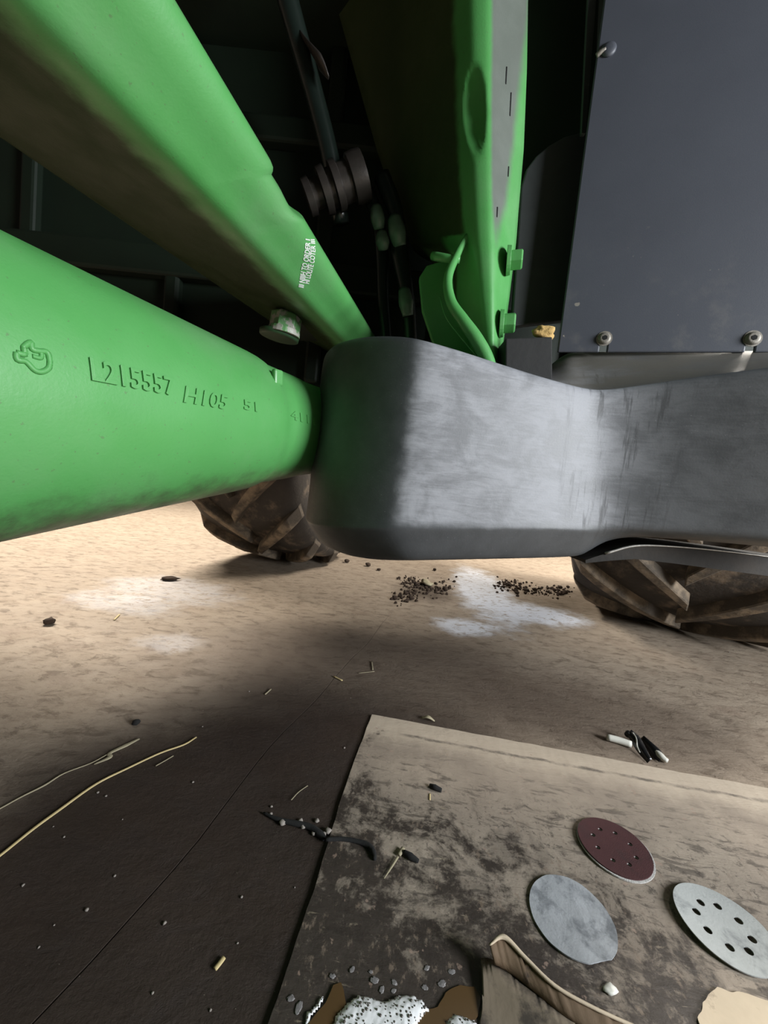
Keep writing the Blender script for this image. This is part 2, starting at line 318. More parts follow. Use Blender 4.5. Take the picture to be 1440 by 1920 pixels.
# ------------------------------------------------------------------ object helpers
def tag(o, label=None, cat=None, group=None, kind=None):
    for k, v in (('label', label), ('category', cat), ('group', group), ('kind', kind)):
        if v: o[k] = v
    return o
def empty(name, loc, label, cat, group=None):
    o = bpy.data.objects.new(name, None); C.objects.link(o); o.location = loc; o.empty_display_size = 0.05
    return tag(o, label, cat, group)
def adopt(o, p):
    if p is not None:
        o.parent = p; o.matrix_parent_inverse = WORLD[p.name].inverted()
WORLD = {}
def reg(o, m=None):
    WORLD[o.name] = m if m is not None else Matrix.Translation(o.location); return o
def link(name, me, mat, parent=None, smooth=True, M=None):
    """one mesh object; vertices are given in the space of M (world when None)"""
    if mat: 
        if not me.materials: me.materials.append(mat)
    for p in me.polygons: p.use_smooth = smooth
    o = bpy.data.objects.new(name, me); C.objects.link(o)
    if M is not None: o.matrix_world = M
    WORLD[o.name] = M if M is not None else Matrix.Identity(4)
    if parent is not None:
        o.parent = parent; o.matrix_parent_inverse = WORLD[parent.name].inverted()
    return o
def pyd(name, verts, faces, mat, parent=None, smooth=True, M=None, fix=True):
    me = bpy.data.meshes.new(name); me.from_pydata([tuple(v) for v in verts], [], faces)
    if fix:
        bm = bmesh.new(); bm.from_mesh(me); bmesh.ops.recalc_face_normals(bm, faces=bm.faces); bm.to_mesh(me); bm.free()
    return link(name, me, mat, parent, smooth, M)
def bmo(name, bm, mat, parent=None, smooth=True, M=None):
    bmesh.ops.recalc_face_normals(bm, faces=bm.faces)
    me = bpy.data.meshes.new(name); bm.to_mesh(me); bm.free()
    return link(name, me, mat, parent, smooth, M)
from mathutils.bvhtree import BVHTree
def bvh(o):
    bpy.context.view_layer.update(); return BVHTree.FromObject(o, bpy.context.evaluated_depsgraph_get())
def vattr(o, name, vals):
    a = o.data.attributes.new(name, 'FLOAT', 'POINT'); a.data.foreach_set('value', [float(x) for x in vals])
def centred(verts):
    c = sum((Vector(v) for v in verts), Vector()) / len(verts); return c
def sharp(o, ang=35):
    me = o.data; me.shade_smooth()
    bm = bmesh.new(); bm.from_mesh(me)
    for e in bm.edges:
        if len(e.link_faces) == 2: e.smooth = e.calc_face_angle(0) < math.radians(ang)
    bm.to_mesh(me); bm.free(); return o
def bevel(o, w, seg=2):
    m = o.modifiers.new('bevel', 'BEVEL'); m.width = w; m.segments = seg; m.limit_method = 'ANGLE'; m.angle_limit = math.radians(35)
    m.harden_normals = False; return o
def subsurf(o, n=2):
    m = o.modifiers.new('subdivision', 'SUBSURF'); m.levels = n; m.render_levels = n; return o
def box(bm, c, s, M=None):
    r = bmesh.ops.create_cube(bm, size=1.0)['verts']
    T = Matrix.Translation(c) @ (M or Matrix.Identity(4)) @ Matrix.Diagonal((*s, 1))
    bmesh.ops.transform(bm, matrix=T, verts=r); return r
def frame(z, hint=Vector((0, 0, 1))):
    z = Vector(z).normalized()
    if abs(z.dot(hint)) > 0.99: hint = Vector((0, 1, 0))
    x = hint.cross(z).normalized(); y = z.cross(x)
    return Matrix((x, y, z)).transposed().to_4x4()
def catmull(pts, n):
    out = []; P = [Vector(p) for p in pts]
    Q = [P[0] * 2 - P[1]] + P + [P[-1] * 2 - P[-2]]
    for i in range(1, len(Q) - 2):
        for k in range(n):
            t = k / n; a, b, c, d = Q[i - 1], Q[i], Q[i + 1], Q[i + 2]
            out.append(0.5 * ((2 * b) + (c - a) * t + (2 * a - 5 * b + 4 * c - d) * t * t + (3 * b - a - 3 * c + d) * t ** 3))
    out.append(P[-1]); return out
def tube(name, pts, rad, mat, parent=None, seg=10, n=6, flat=1.0):
    """rad: number or list per control point; smooth swept tube with closed ends"""
    cp = catmull(pts, n)
    rl = [rad] * len(pts) if isinstance(rad, (int, float)) else rad
    rr = []
    for i in range(len(pts) - 1):
        for k in range(n): rr.append(rl[i] + (rl[i + 1] - rl[i]) * k / n)
    rr.append(rl[-1])
    V, F = [], []
    for i, p in enumerate(cp):
        t = (cp[min(i + 1, len(cp) - 1)] - cp[max(i - 1, 0)])
        R = frame(t, Vector((0.03, 0.05, 1)).normalized()).to_3x3()
        for k in range(seg):
            a = 2 * math.pi * k / seg
            V.append(p + R @ Vector((math.cos(a) * rr[i], math.sin(a) * rr[i] * flat, 0)))
    for i in range(len(cp) - 1):
        for k in range(seg):
            k2 = (k + 1) % seg
            F.append((i * seg + k, i * seg + k2, (i + 1) * seg + k2, (i + 1) * seg + k))
    F.append(tuple(range(seg))[::-1]); F.append(tuple((len(cp) - 1) * seg + k for k in range(seg)))
    return pyd(name, V, F, mat, parent)
def lathe(name, A, B, prof, mat, parent=None, seg=48, hint=Vector((0, 0, 1))):
    """prof: list of (distance along A->B, radius)"""
    A = Vector(A); ax = (Vector(B) - A).normalized(); R = frame(ax, hint).to_3x3()
    V, F = [], []
    for s, r in prof:
        for k in range(seg):
            a = 2 * math.pi * k / seg
            V.append(A + ax * s + R @ Vector((math.cos(a) * r, math.sin(a) * r, 0)))
    m = len(prof)
    for i in range(m - 1):
        for k in range(seg):
            k2 = (k + 1) % seg
            F.append((i * seg + k, i * seg + k2, (i + 1) * seg + k2, (i + 1) * seg + k))
    F.append(tuple(range(seg))[::-1]); F.append(tuple((m - 1) * seg + k for k in range(seg)))
    return pyd(name, V, F, mat, parent)
def prism_px(name, outline, Y, thick, mat, parent=None, bev=0.002):
    """upright flat plate whose front outline was measured at distance Y"""
    f = [at(x, y, Y) for x, y in outline]; n = len(f)
    V = f + [p + Vector((0, thick, 0)) for p in f]
    F = [tuple(range(n)), tuple(range(2 * n - 1, n - 1, -1))] + [(i, (i + 1) % n, n + (i + 1) % n, n + i) for i in range(n)]
    o = pyd(name, V, F, mat, parent, smooth=False)
    if bev: bevel(o, bev)
    return o
def rock(name, p, r, mat, seed=0, flat=0.6, parent=None, sub=2, stretch=(1, 1)):
    bm = bmesh.new(); bmesh.ops.create_icosphere(bm, subdivisions=sub, radius=1)
    rng = random.Random(seed); off = Vector((rng.random() * 50, rng.random() * 50, rng.random() * 50))
    for v in bm.verts:
        k = 1 + 0.45 * mnoise.noise(v.co * 1.4 + off) + 0.2 * mnoise.noise(v.co * 3.5 + off)
        v.co = Vector((v.co.x * stretch[0], v.co.y * stretch[1], v.co.z * flat)) * (r * k)
    zmin = min(v.co.z for v in bm.verts)
    for v in bm.verts: v.co.z -= zmin
    return bmo(name, bm, mat, parent, M=Matrix.Translation(p) @ Matrix.Rotation(rng.random() * 6, 4, 'Z'))

# ================================================================== THE SETTING
# concrete floor with a real saw-cut joint running away from the camera at left
def build_floor():
    j0, j1 = onz(60, 1920), onz(690, 1200)
    d = (j1 - j0).normalized(); n = Vector((d.y, -d.x, 0))          # n points right
    prof = [(-9, 0), (-0.0013, 0), (-0.0006, -0.004), (0.0006, -0.004), (0.0013, 0), (9, 0)]
    S_ = [-6, -1] + [i * 0.06 for i in range(0, 24)] + [1.6, 12]
    V, F = [], []
    for s in S_:
        wob = 0.018 * mnoise.noise(Vector((s * 3, 0, 0))) + 0.005 * mnoise.noise(Vector((s * 14, 3, 0)))
        fade = 1 if -0.2 < s < 1.45 else 0.05
        for t, z in prof:
            tt = t + (wob if abs(t) < 1 else 0)
            V.append(j0 + d * s + n * tt + Vector((0, 0, z * fade)))
    m = len(prof)
    for i in range(len(S_) - 1):
        for k in range(m - 1): F.append((i * m + k, i * m + k + 1, (i + 1) * m + k + 1, (i + 1) * m + k))
    o = pyd('floor', V, F, MAT['floor'], smooth=False); tag(o, kind='structure')
build_floor()
def slab(name, lo, hi, mat):
    bm = bmesh.new(); c = (Vector(lo) + Vector(hi)) / 2; box(bm, c, Vector(hi) - Vector(lo))
    tag(bmo(name, bm, mat, smooth=False), kind='structure')
slab('wall_back', (-5.2, 7.5, 0), (5.2, 7.7, 4.2), MAT['wall'])
slab('wall_left', (-5.2, -5, 0), (-5, 7.5, 4.2), MAT['wall'])
slab('wall_right', (5, -5, 0), (5.2, 7.5, 4.2), MAT['wall'])
slab('ceiling', (-5.2, -5.2, 4.2), (5.2, 7.7, 4.35), MAT['ceiling'])

# ================================================================== THE TRACTOR (one thing; everything bolted to it is a part)
tractor = reg(empty('tractor', (0.3, 1.4, 0), 'green tractor seen from below with black fuel tank, castings and lugged tyres', 'tractor'))

# plane of the slate side panel above the tank
P0 = at(1045, 660, .93)
P1 = at(1440, 660, .93); dd = ray(1440, 660); P1 = Vector((0, 0, CAM_H)) + dd * ((P0.z - CAM_H) / dd.z)     # same height further right
PU = (P1 - P0).normalized(); PNB = Vector((-PU.y, PU.x, 0)).normalized(); PN = -PNB            # PN faces the camera

# ---- fuel tank -----------------------------------------------------------------------------------------------
#       top px,py      crease px,py   rim-bottom px,py   Y
cols = [((600, 668), (575, 960), (610, 1000), 1.06),
        ((608, 655), (574, 972), (598, 1018), 0.93),
        ((621, 640), (579, 980), (612, 1030), 0.845),
        ((655, 629), (600, 987), (655, 1047), 0.785),
        ((712, 624), (655, 990), (712, 1054), 0.742),
        ((768, 626), (715, 991), (752, 1055), 0.716),
        ((800, 634), (748, 991), (775, 1055), 0.710),
        ((850, 648), (810, 991), (825, 1054), 0.720),
        ((930, 674), (920, 990), (925, 1052), 0.740),
        ((1010, 699), (1010, 990), (1010, 1050), 0.760),
        ((1075, 717), (1070, 992), (1072, 1048), 0.776),
        ((1100, 723), (1100, 994), (1100, 1044), 0.782),
        ((1125, 727), (1128, 996), (1128, 1020), 0.786),
        ((1165, 724), (1165, 992), (1165, 1008), 0.782),
        ((1230, 714), (1230, 996), (1230, 1008), 0.765),
        ((1330, 699), (1330, 1004), (1330, 1016), 0.735),
        ((1440, 684), (1440, 1012), (1440, 1026), 0.700),
        ((1600, 664), (1600, 1028), (1600, 1042), 0.655),
        ((1800, 640), (1800, 1050), (1800, 1066), 0.60)]
V, F = [], []
NR = None
ctop = None
for i, (t, c_, r, Y) in enumerate(cols):
    T_, K, B_ = at(*t, Y), at(*c_, Y - 0.004), at(*r, Y + 0.02)
    right = i >= 11
    inw = Vector((0, 1, 0)) if i >= 4 else Vector((0.75, 0.66, 0)) if i >= 2 else Vector((1, 0.1, 0))
    rows = []
    shoulder_z = P0.z + 0.014
    if right or i >= 9:
        f = 1.0 if i >= 11 else (i - 8) / 3.0
        yb = max(Y + 0.11, P0.y + (T_.x - P0.x) * PU.y / PU.x + .020)
        g = Vector((T_.x, Y + 0.075, T_.z - 0.004)); h = Vector((T_.x + (0.02 if i < 13 else 0), yb, T_.z + (shoulder_z - T_.z) * f))
        rows += [Vector((h.x, 1.16, h.z - 0.02)), h + Vector((0, 0.02, 0.001)), h, g]
    else:
        rows += [T_ + inw * 0.40 + Vector((0, 0.1 if i > 5 else 0, -0.02)), T_ + inw * 0.22 + Vector((0, 0, 0.002)), T_ + inw * 0.14 + Vector((0, 0, 0.006)), T_ + inw * 0.05 + Vector((0, 0, 0.006))]
    rows += [T_ + inw * 0.010 + Vector((0, 0, 0.0015)), T_ + (K - T_) * 0.03 + inw * 0.0005]
    rows += [T_ + (K - T_) * 0.30, T_ + (K - T_) * 0.65, T_ + (K - T_) * 0.95]
    if right and i >= 12:
        rows += [K - inw * 0.002, K + (B_ - K) * 0.55 - inw * 0.002, B_ + inw * 0.0, B_ + inw * 0.02, B_ + inw * 0.16 + Vector((0, 0, 0.004)), B_ + inw * 0.30]
    else:
        rows += [K - inw * 0.003, K + Vector((0, 0, -0.004)) - inw * 0.002, K + (B_ - K) * 0.93, B_ + inw * 0.010 + Vector((0, 0, -0.001)), B_ + inw * 0.16, B_ + inw * 0.30]
    NR = len(rows); V += rows
for i in range(len(cols) - 1):
    for k in range(NR - 1): F.append((i * NR + k, i * NR + k + 1, (i + 1) * NR + k + 1, (i + 1) * NR + k))
    F.append((i * NR + NR - 1, i * NR, (i + 1) * NR, (i + 1) * NR + NR - 1))
F.append(tuple(range(NR))); F.append(tuple((len(cols) - 1) * NR + k for k in range(NR))[::-1])
tank = pyd('fuel_tank', V, F, MAT['tank'], tractor); subsurf(tank, 2)
vattr(tank, 'film_shade', [1.0 if k % NR < 4 else 0.0 for k in range(len(V))]); tag(tank, 'sanded grey-black moulded plastic tank')

# ---- guard plate under the tank --------------------------------------------------------------------------------
gp_top = [(1098, 1050), (1135, 1038), (1190, 1024), (1260, 1025), (1350, 1033), (1440, 1044), (1600, 1066), (1760, 1090)]
gp_bot = [(1098, 1056), (1135, 1052), (1190, 1048), (1260, 1056), (1350, 1068), (1440, 1080), (1600, 1102), (1760, 1126)]
V, F = [], []
for (a, b_) in zip(gp_top, gp_bot):
    a0 = at(*a, 0.80); b0 = at(*b_, 0.795)
    V += [a0 + Vector((0, .18, .0)), a0 + Vector((0, 0.006, 0.0)), a0, b0, b0 + Vector((0, .006, 0)), a0 + Vector((0, .012, -.006)), a0 + Vector((0, .18, -.006))]
for i in range(len(gp_top) - 1):
    for k in range(7):
        k2 = (k + 1) % 7; F.append((i * 7 + k, i * 7 + k2, (i + 1) * 7 + k2, (i + 1) * 7 + k))
F += [tuple(range(7)), tuple((len(gp_top) - 1) * 7 + k for k in range(7))[::-1]]
guard = pyd('guard_plate', V, F, MAT['plate_brown'], tractor); sharp(guard, 40)
e = tube('worn_edge', [at(*p, 0.7985) + Vector((0, 0, .0005)) for p in gp_top[1:]], [0.0030, 0.0026, .0018, .0016, .0015, .0015, .0015], MAT['steel'], guard, 8, 6)
tag(e, 'bright bare metal edge')

# ---- rear axle housing (lower left) ----------------------------------------------------------------------------
AX, BX = at(0, 738, .50), at(600, 810, 1.05)
ALEN = (BX - AX).length
PROF = [(-1.25, .30), (-.8, .262), (-.4, .222), (-.2, .203), (0, .1865), (.3, .1630), (.52, .1460), (.575, .1415), (.60, .1350), (.615, .1305),
        (.70, .1260), (.80, .1205), (.815, .1160), (.90, .1130), (1.05, .1075), (1.3, .104), (1.7, .104)]
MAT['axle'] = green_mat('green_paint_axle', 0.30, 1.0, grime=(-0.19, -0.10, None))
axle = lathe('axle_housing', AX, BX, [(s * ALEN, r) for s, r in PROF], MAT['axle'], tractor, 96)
subsurf(axle, 1)
axd = (BX - AX).normalized(); AR = frame(axd, Vector((0, 0, 1))).to_3x3()
def prof_r(s):
    for (s0, r0), (s1, r1) in zip(PROF, PROF[1:]):
        if s0 <= s <= s1: return r0 + (r1 - r0) * (s - s0) / (s1 - s0)
    return PROF[-1][1]
def tube_pt(s, a, h=0.0):
    return AX + axd * (s * ALEN) + AR @ Vector((math.cos(a), math.sin(a), 0)) * (prof_r(s) + h)
def tube_find(px, py):
    best = None
    for i in range(-10, 110, 1):
        s = i / 100
        for k in range(0, 180):
            a = 2 * math.pi * k / 180
            p = tube_pt(s, a)
            nrm = AR @ Vector((math.cos(a), math.sin(a), 0))
            if nrm.dot(Vector((0, 0, CAM_H)) - p) < 0: continue
            q = pix(p); e_ = (q[0] - px) ** 2 + (q[1] - py) ** 2
            if best is None or e_ < best[0]: best = (e_, s, a)
    return best[1], best[2]
def text_mesh(txt, size, extrude):
    cu = bpy.data.curves.new('t', 'FONT'); cu.body = txt; cu.size = size; cu.extrude = extrude; cu.bevel_depth = size * 0.02; cu.resolution_u = 3
    o = bpy.data.objects.new('t', cu); C.objects.link(o)
    me = bpy.data.meshes.new_from_object(o.evaluated_get(bpy.context.evaluated_depsgraph_get()))
    bpy.data.objects.remove(o); return me
def wrap_text(name, txt, p0, p1, cap_px, mat, parent, depth=0.0025, width=None):
    """raised text lying on the tube from pixel p0 (left foot) to p1 (right foot)"""
    s0, a0 = tube_find(*p0); s1, a1 = tube_find(*p1)
    st, at_ = tube_find(p0[0], p0[1] - cap_px)
    da = ((at_ - a0 + math.pi) % (2 * math.pi)) - math.pi
    da1 = ((a1 - a0 + math.pi) % (2 * math.pi)) - math.pi
    me = text_mesh(txt, 1.0, 0.5)
    xs = [v.co.x for v in me.vertices]; ys = [v.co.y for v in me.vertices]; zs = [v.co.z for v in me.vertices]
    x0, x1, y0, y1, z0, z1 = min(xs), max(xs), min(ys), max(ys), min(zs), max(zs)
    bm = bmesh.new(); bm.from_mesh(me)
    bmesh.ops.triangulate(bm, faces=bm.faces)
    for v in bm.verts:
        fx = (v.co.x - x0) / (x1 - x0); fy = (v.co.y - y0) / (y1 - y0); fz = (v.co.z - z0) / (z1 - z0)
        s = s0 + (s1 - s0) * fx + (st - s0) * fy; a = a0 + da1 * fx + da * fy
        v.co = tube_pt(s, a, depth * (fz * 1.3 - 0.3))
    return bmo(name, bm, mat, parent, smooth=False)
t = wrap_text('cast_lettering', 'L215557', (168, 712), (330, 742), 42, MAT['axle'], axle, 0.0032); tag(t, 'raised part number L215557')
t = wrap_text('cast_lettering', 'H105', (345, 752), (422, 768), 30, MAT['axle'], axle, 0.0028); tag(t, 'raised worn letters beside the part number')
t = wrap_text('cast_lettering', '51', (455, 768), (482, 773), 22, MAT['axle'], axle, 0.0025); tag(t, 'small raised 51')
t = wrap_text('cast_lettering', '4111', (545, 786), (590, 796), 17, MAT['axle'], axle, 0.0022); tag(t, 'small raised digits near the tank')
# foundry mark: raised outline strokes
def stroke(pxs, r=0.0028):
    pts = []
    for p in pxs:
        s, a = tube_find(*p); pts.append(tube_pt(s, a, 0.0002))
    return pts
mk = tube('cast_mark', stroke([(29, 660), (34, 676), (44, 684), (66, 689), (84, 692), (90, 684), (86, 664), (80, 655), (62, 649), (52, 643), (50, 655), (52, 670), (36, 664)]), 0.0028, MAT['axle'], axle, 8, 5)
tag(mk, 'raised foundry mark')
mk2 = tube('cast_mark', stroke([(62, 654), (76, 660), (80, 676), (64, 674), (54, 671)]), 0.0022, MAT['axle'], axle, 8, 5)
# small lug on the collar
s_, a_ = tube_find(405, 664)
bm = bmesh.new(); box(bm, tube_pt(.575, a_ + .0, 0.002), (0.012, 0.03, 0.022), frame(axd))
tab = bmo('casting_tab', bm, MAT['axle'], axle, smooth=False); bevel(tab, 0.004)

# ---- upper transmission casting (upper left beam) ----------------------------------------------------------------
# rings: lower-left L, ridge M, right edge R, all measured along the casting
Ln, Lf = at(0, 265, .68), at(492, 596, 1.29)
Mn, Mf = at(40, 0, .42), at(632, 632, 1.12)
Rn, Rf = at(330, 0, .50), at(700, 622, 1.20)
tn, tf = -0.65, 1.35
V, F = [], []
NT = 46; ringn = None
def lerp(a, b, t): return a + (b - a) * t
notch_t = None
best = 9
for i in range(200):
    q = pix(lerp(Rn, Rf, i / 200.0)); 
    if abs(q[1] - 330) < best: best = abs(q[1] - 330); notch_t = i / 200.0
ts = sorted(set([tn + (tf - tn) * i / NT for i in range(NT + 1)] + [notch_t - .02, notch_t - .005, notch_t + .03, notch_t + .10, notch_t + .13, notch_t + .16]))
for t in ts:
    l, m, r = lerp(Ln, Lf, t), lerp(Mn, Mf, t), lerp(Rn, Rf, t)
    k = 0.0
    if t > notch_t - .01: k = 0.10
    if t > notch_t + .08: k = 0.13
    if t > notch_t + .12: k = 0.02
    r = lerp(r, m, k)
    up = Vector((0.05, 0.25, 0.30))
    ring = [l, lerp(l, m, .35), lerp(l, m, .68), lerp(l, m, .86) , lerp(m, (l + r) / 2, .06), lerp(m, r, .15), lerp(m, r, .38), lerp(m, r, .7) + (m - (l + r) / 2) * .10, lerp(m, r, .93) + (m - (l + r) / 2) * .05, r, r + Vector((-0.02, .035, .03)), r + Vector((-.04, .12, .1)), l + Vector((0, .10, .14)), l + Vector((-.015, .03, .02))]
    ringn = len(ring); V += ring
for i in range(len(ts) - 1):
    for k in range(ringn):
        k2 = (k + 1) % ringn; F.append((i * ringn + k, i * ringn + k2, (i + 1) * ringn + k2, (i + 1) * ringn + k))
F += [tuple(range(ringn)), tuple((len(ts) - 1) * ringn + k for k in range(ringn))[::-1]]
MAT['casting'] = green_mat('green_paint_casting', 0.35, 1.0, film_shade=((0.020, 0.025, 0.010), (0.034, 0.038, 0.018)))
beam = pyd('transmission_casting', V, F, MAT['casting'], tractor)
vattr(beam, 'film_shade', [(1, 1, .95, .55, .12, 0, 0, 0, 0, 0, 0, 1, 1, 1)[k % ringn] for k in range(len(V))]); vattr(beam, 'worn', [0.0] * len(V))  # olive dirt and painted shade on the underside
subsurf(beam, 1)
# white sticker print in two lines, running down the lit flank
def flank(px, py):
    """point on the lit flank (plane through M and R edges)"""
    n = (Mf - Mn).cross(lerp(Rn, Rf, .6) - lerp(Mn, Mf, .6)).normalized(); p0 = lerp(Mn, Mf, .7)
    d = ray(px, py); O = Vector((0, 0, CAM_H)); tt = (p0 - O).dot(n) / d.dot(n)
    return O + d * tt, n
BV = bvh(beam)
def snap(p, n):
    M_ = beam.matrix_world; h, hn, _, _ = BV.ray_cast(M_.inverted() @ (p + n * .06), M_.inverted().to_3x3() @ (-n), .2)
    return M_ @ h if h is not None else p
def decal(txt, foot, head, wpx, name):
    p, n = flank(*foot); q, _ = flank(*head); r, _ = flank(foot[0] - wpx, foot[1] - wpx * .15)
    if n.dot(Vector((0, 0, CAM_H)) - p) < 0: n = -n
    me = text_mesh(txt, 1.0, 0.02)
    xs = [v.co.x for v in me.vertices]; ys = [v.co.y for v in me.vertices]
    x0, x1, y0, y1 = min(xs), max(xs), min(ys), max(ys)
    bm = bmesh.new(); bm.from_mesh(me)
    for v in bm.verts:
        fx = (v.co.x - x0) / (x1 - x0); fy = (v.co.y - y0) / (y1 - y0)
        v.co = snap(p + (q - p) * fx + (r - p) * fy, n) + n * (0.0006 + (0.0006 if v.co.z > 0 else 0))
    return bmo(name, bm, MAT['white_decal'], beam, smooth=False)
d1 = decal('HI LOLITE COTER III', (578, 531), (588, 447), 9, 'sticker_print'); tag(d1, 'small worn white sticker print')
d2 = decal('III NIIIH TO ORDER I', (569, 540), (577, 445), 9, 'sticker_print')
# hex bolt on the underside
def hexbolt(name, p, axis, r, h, mat, parent, washer=1.25, socket=False):
    ax_ = Vector(axis).normalized(); R = frame(ax_).to_4x4(); bm = bmesh.new()
    T = Matrix.Translation(p) @ R
    bmesh.ops.create_cone(bm, cap_ends=True, segments=24, radius1=r * washer, radius2=r * washer * .95, depth=h * .28, matrix=T @ Matrix.Translation((0, 0, h * .14)))
    bmesh.ops.create_cone(bm, cap_ends=True, segments=6, radius1=r, radius2=r, depth=h * .66, matrix=T @ Matrix.Translation((0, 0, h * .60)))
    bmesh.ops.create_cone(bm, cap_ends=True, segments=6, radius1=r, radius2=r * .86, depth=h * .08, matrix=T @ Matrix.Translation((0, 0, h * .96)))
    o = bmo(name, bm, mat, parent, smooth=False); return o
MAT['chipped'] = simple('chipped_green_bolt', (0.10, 0.26, 0.09), 0.45, 0, 0.3, 40, 0.4, 200, 0.001, dirt=((0.40, 0.37, 0.34), 45, 0.47, 0.56, 0.9))
ear = lathe('bolt_boss', at(524, 628, 1.12), at(524, 628, 1.12) + Vector((.10, -.05, 1)), [(-.010, .046), (-.008, .054), (.003, .055), (.006, .050)], MAT['boss_shaded'], beam, 32)
bm = bmesh.new(); box(bm, at(560, 618, 1.20), (.13, .16, .012), Matrix.Rotation(-.1, 4, 'Y')); arm_ = bmo('boss_web', bm, MAT['chassis'], beam, smooth=False); bevel(arm_, .004)
b0 = hexbolt('hex_bolt', at(532, 627, 1.105), (.12, -.10, 1), 0.042, 0.056, MAT['chipped'], beam, 1.06); bevel(b0, .0015); tag(b0, 'chipped green hex bolt')

# ---- upright frame post ---------------------------------------------------------------------------------------
MAT['post'] = green_mat('green_paint_post', 0.25, 1.0, film_shade=((0.034, 0.040, 0.019), (0.060, 0.062, 0.034)))
lev = [(-260, 560, 850, 885, 922, 1008), (0, 628, 842, 882, 922, 990), (130, 664, 848, 884, 922, 988), (280, 706, 852, 886, 922, 982), (400, 745, 860, 890, 923, 972), (455, 770, 866, 893, 924, 968),
       (485, 842, 872, 896, 925, 964), (560, 850, 880, 902, 926, 955), (650, 880, 897, 911, 927, 943), (760, 905, 915, 922, 930, 935)]
def lv(y):
    for a, b_ in zip(lev, lev[1:]):
        if a[0] <= y <= b_[0]:
            t = (y - a[0]) / (b_[0] - a[0]); return [a[k] + (b_[k] - a[k]) * t for k in range(1, 6)]
    return lev[-1][1:]
YS = [1.26, .960, .915, .905, .985]
ys = [-260 + i * 12 for i in range(0, 86)]
V, F = [], []
for y in ys:
    x = lv(y); row = []
    yd = [Y + (y / 660.0) * .02 for Y in YS]
    kk = (0 if y > 470 else 1)
    yd[0] = 1.26 if kk else 1.06
    sub = []
    for j in range(4):
        nsub = (10, 6, 6, 8)[j]
        for q in range(nsub):
            t = q / nsub; sub.append((x[j] + (x[j + 1] - x[j]) * t, yd[j] + (yd[j + 1] - yd[j]) * t))
    sub.append((x[4], yd[4]))
    # soften
    for _ in range(3):
        sub = [sub[0]] + [((sub[i - 1][0] + 2 * sub[i][0] + sub[i + 1][0]) / 4, (sub[i - 1][1] + 2 * sub[i][1] + sub[i + 1][1]) / 4) for i in range(1, len(sub) - 1)] + [sub[-1]]
    for (sxp, Y) in sub:
        # pressed pocket on the rounded edge
        ex = (sxp - 890) / 20.0 - (y - 200) / 900.0; ey = (y - 205) / 82.0
        rr = ex * ex + ey * ey
        if rr < 1: Y += 0.016 * (1 - rr) ** .6
        row.append(at(sxp, y, Y))
    row.append(row[-1] + Vector((-.02, .10, 0))); row.append(row[0] + Vector((0.02, .06, 0)))
    V += row; npt = len(row)
for i in range(len(ys) - 1):
    for k in range(npt):
        k2 = (k + 1) % npt; F.append((i * npt + k, i * npt + k2, (i + 1) * npt + k2, (i + 1) * npt + k))
F += [tuple(range(npt)), tuple((len(ys) - 1) * npt + k for k in range(npt))[::-1]]
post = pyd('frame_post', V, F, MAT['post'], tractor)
def _film_shade(y, k):
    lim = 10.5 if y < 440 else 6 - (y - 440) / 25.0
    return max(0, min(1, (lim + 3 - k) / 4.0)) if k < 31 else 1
def _grey_patch(y, k):
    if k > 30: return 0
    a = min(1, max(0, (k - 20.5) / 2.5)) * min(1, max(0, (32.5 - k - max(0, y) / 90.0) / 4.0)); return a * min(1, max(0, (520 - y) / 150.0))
vattr(post, 'film_shade', [_film_shade(y, k) for y in ys for k in range(npt)]); vattr(post, 'worn', [_grey_patch(y, k) for y in ys for k in range(npt)])  # dirt and painted shade on the left face, grey patch on the edge
PBV = bvh(post)
# short black slots stamped in the front face
for px, py, hh in ((949, 142, 26), (957, 196, 36), (953, 322, 16), (932, 398, 16)):
    d_ = ray(px, py).normalized(); O_ = Vector((0, 0, CAM_H)); Mi = post.matrix_world.inverted()
    h, hn, _, _ = PBV.ray_cast(Mi @ O_, Mi.to_3x3() @ d_, 5)
    c0 = post.matrix_world @ h
    bm = bmesh.new(); box(bm, c0, (.0030, .004, hh * .0014), Matrix.Rotation(math.radians(-4), 4, 'Y')); bevel(bmo('stamped_slot', bm, MAT['slot'], post, smooth=False), .001)
# welded curved pipe below the post and its stub
pipe = tube('curved_weld_pipe', [at(876, 442, .96), at(858, 476, .95), at(840, 522, .93), at(846, 566, .915), at(868, 600, .905), at(892, 634, .90), at(912, 672, .90), at(925, 720, .90)], [.006, .0085, .0105, .012, .0135, .0155, .0165, .0165], MAT['green'], post, 14, 6)
st = tube('pipe_stub', [at(812, 480, .985), at(836, 484, .96), at(862, 487, .95)], [.010, .0095, .008], MAT['green'], post, 10, 3)
wire = tube('thin_edge_strip', [at(825, 556, .935), at(836, 594, .925), at(862, 630, .915), at(894, 668, .91)], .0016, MAT['green'], post, 6, 5)
gus = prism_px('gusset_plate', [(786, 520), (800, 498), (866, 478), (905, 600), (930, 720), (850, 720), (812, 640), (792, 580)], 1.05, .02, MAT['green_dusty'], post)
for px, py in ((962, 489), (949, 607)):
    hb = hexbolt('hex_bolt', at(px - 12, py, .955), (1, -.28, .05), .0235, .036, MAT['green'], post, 1.35); bevel(hb, .0012)

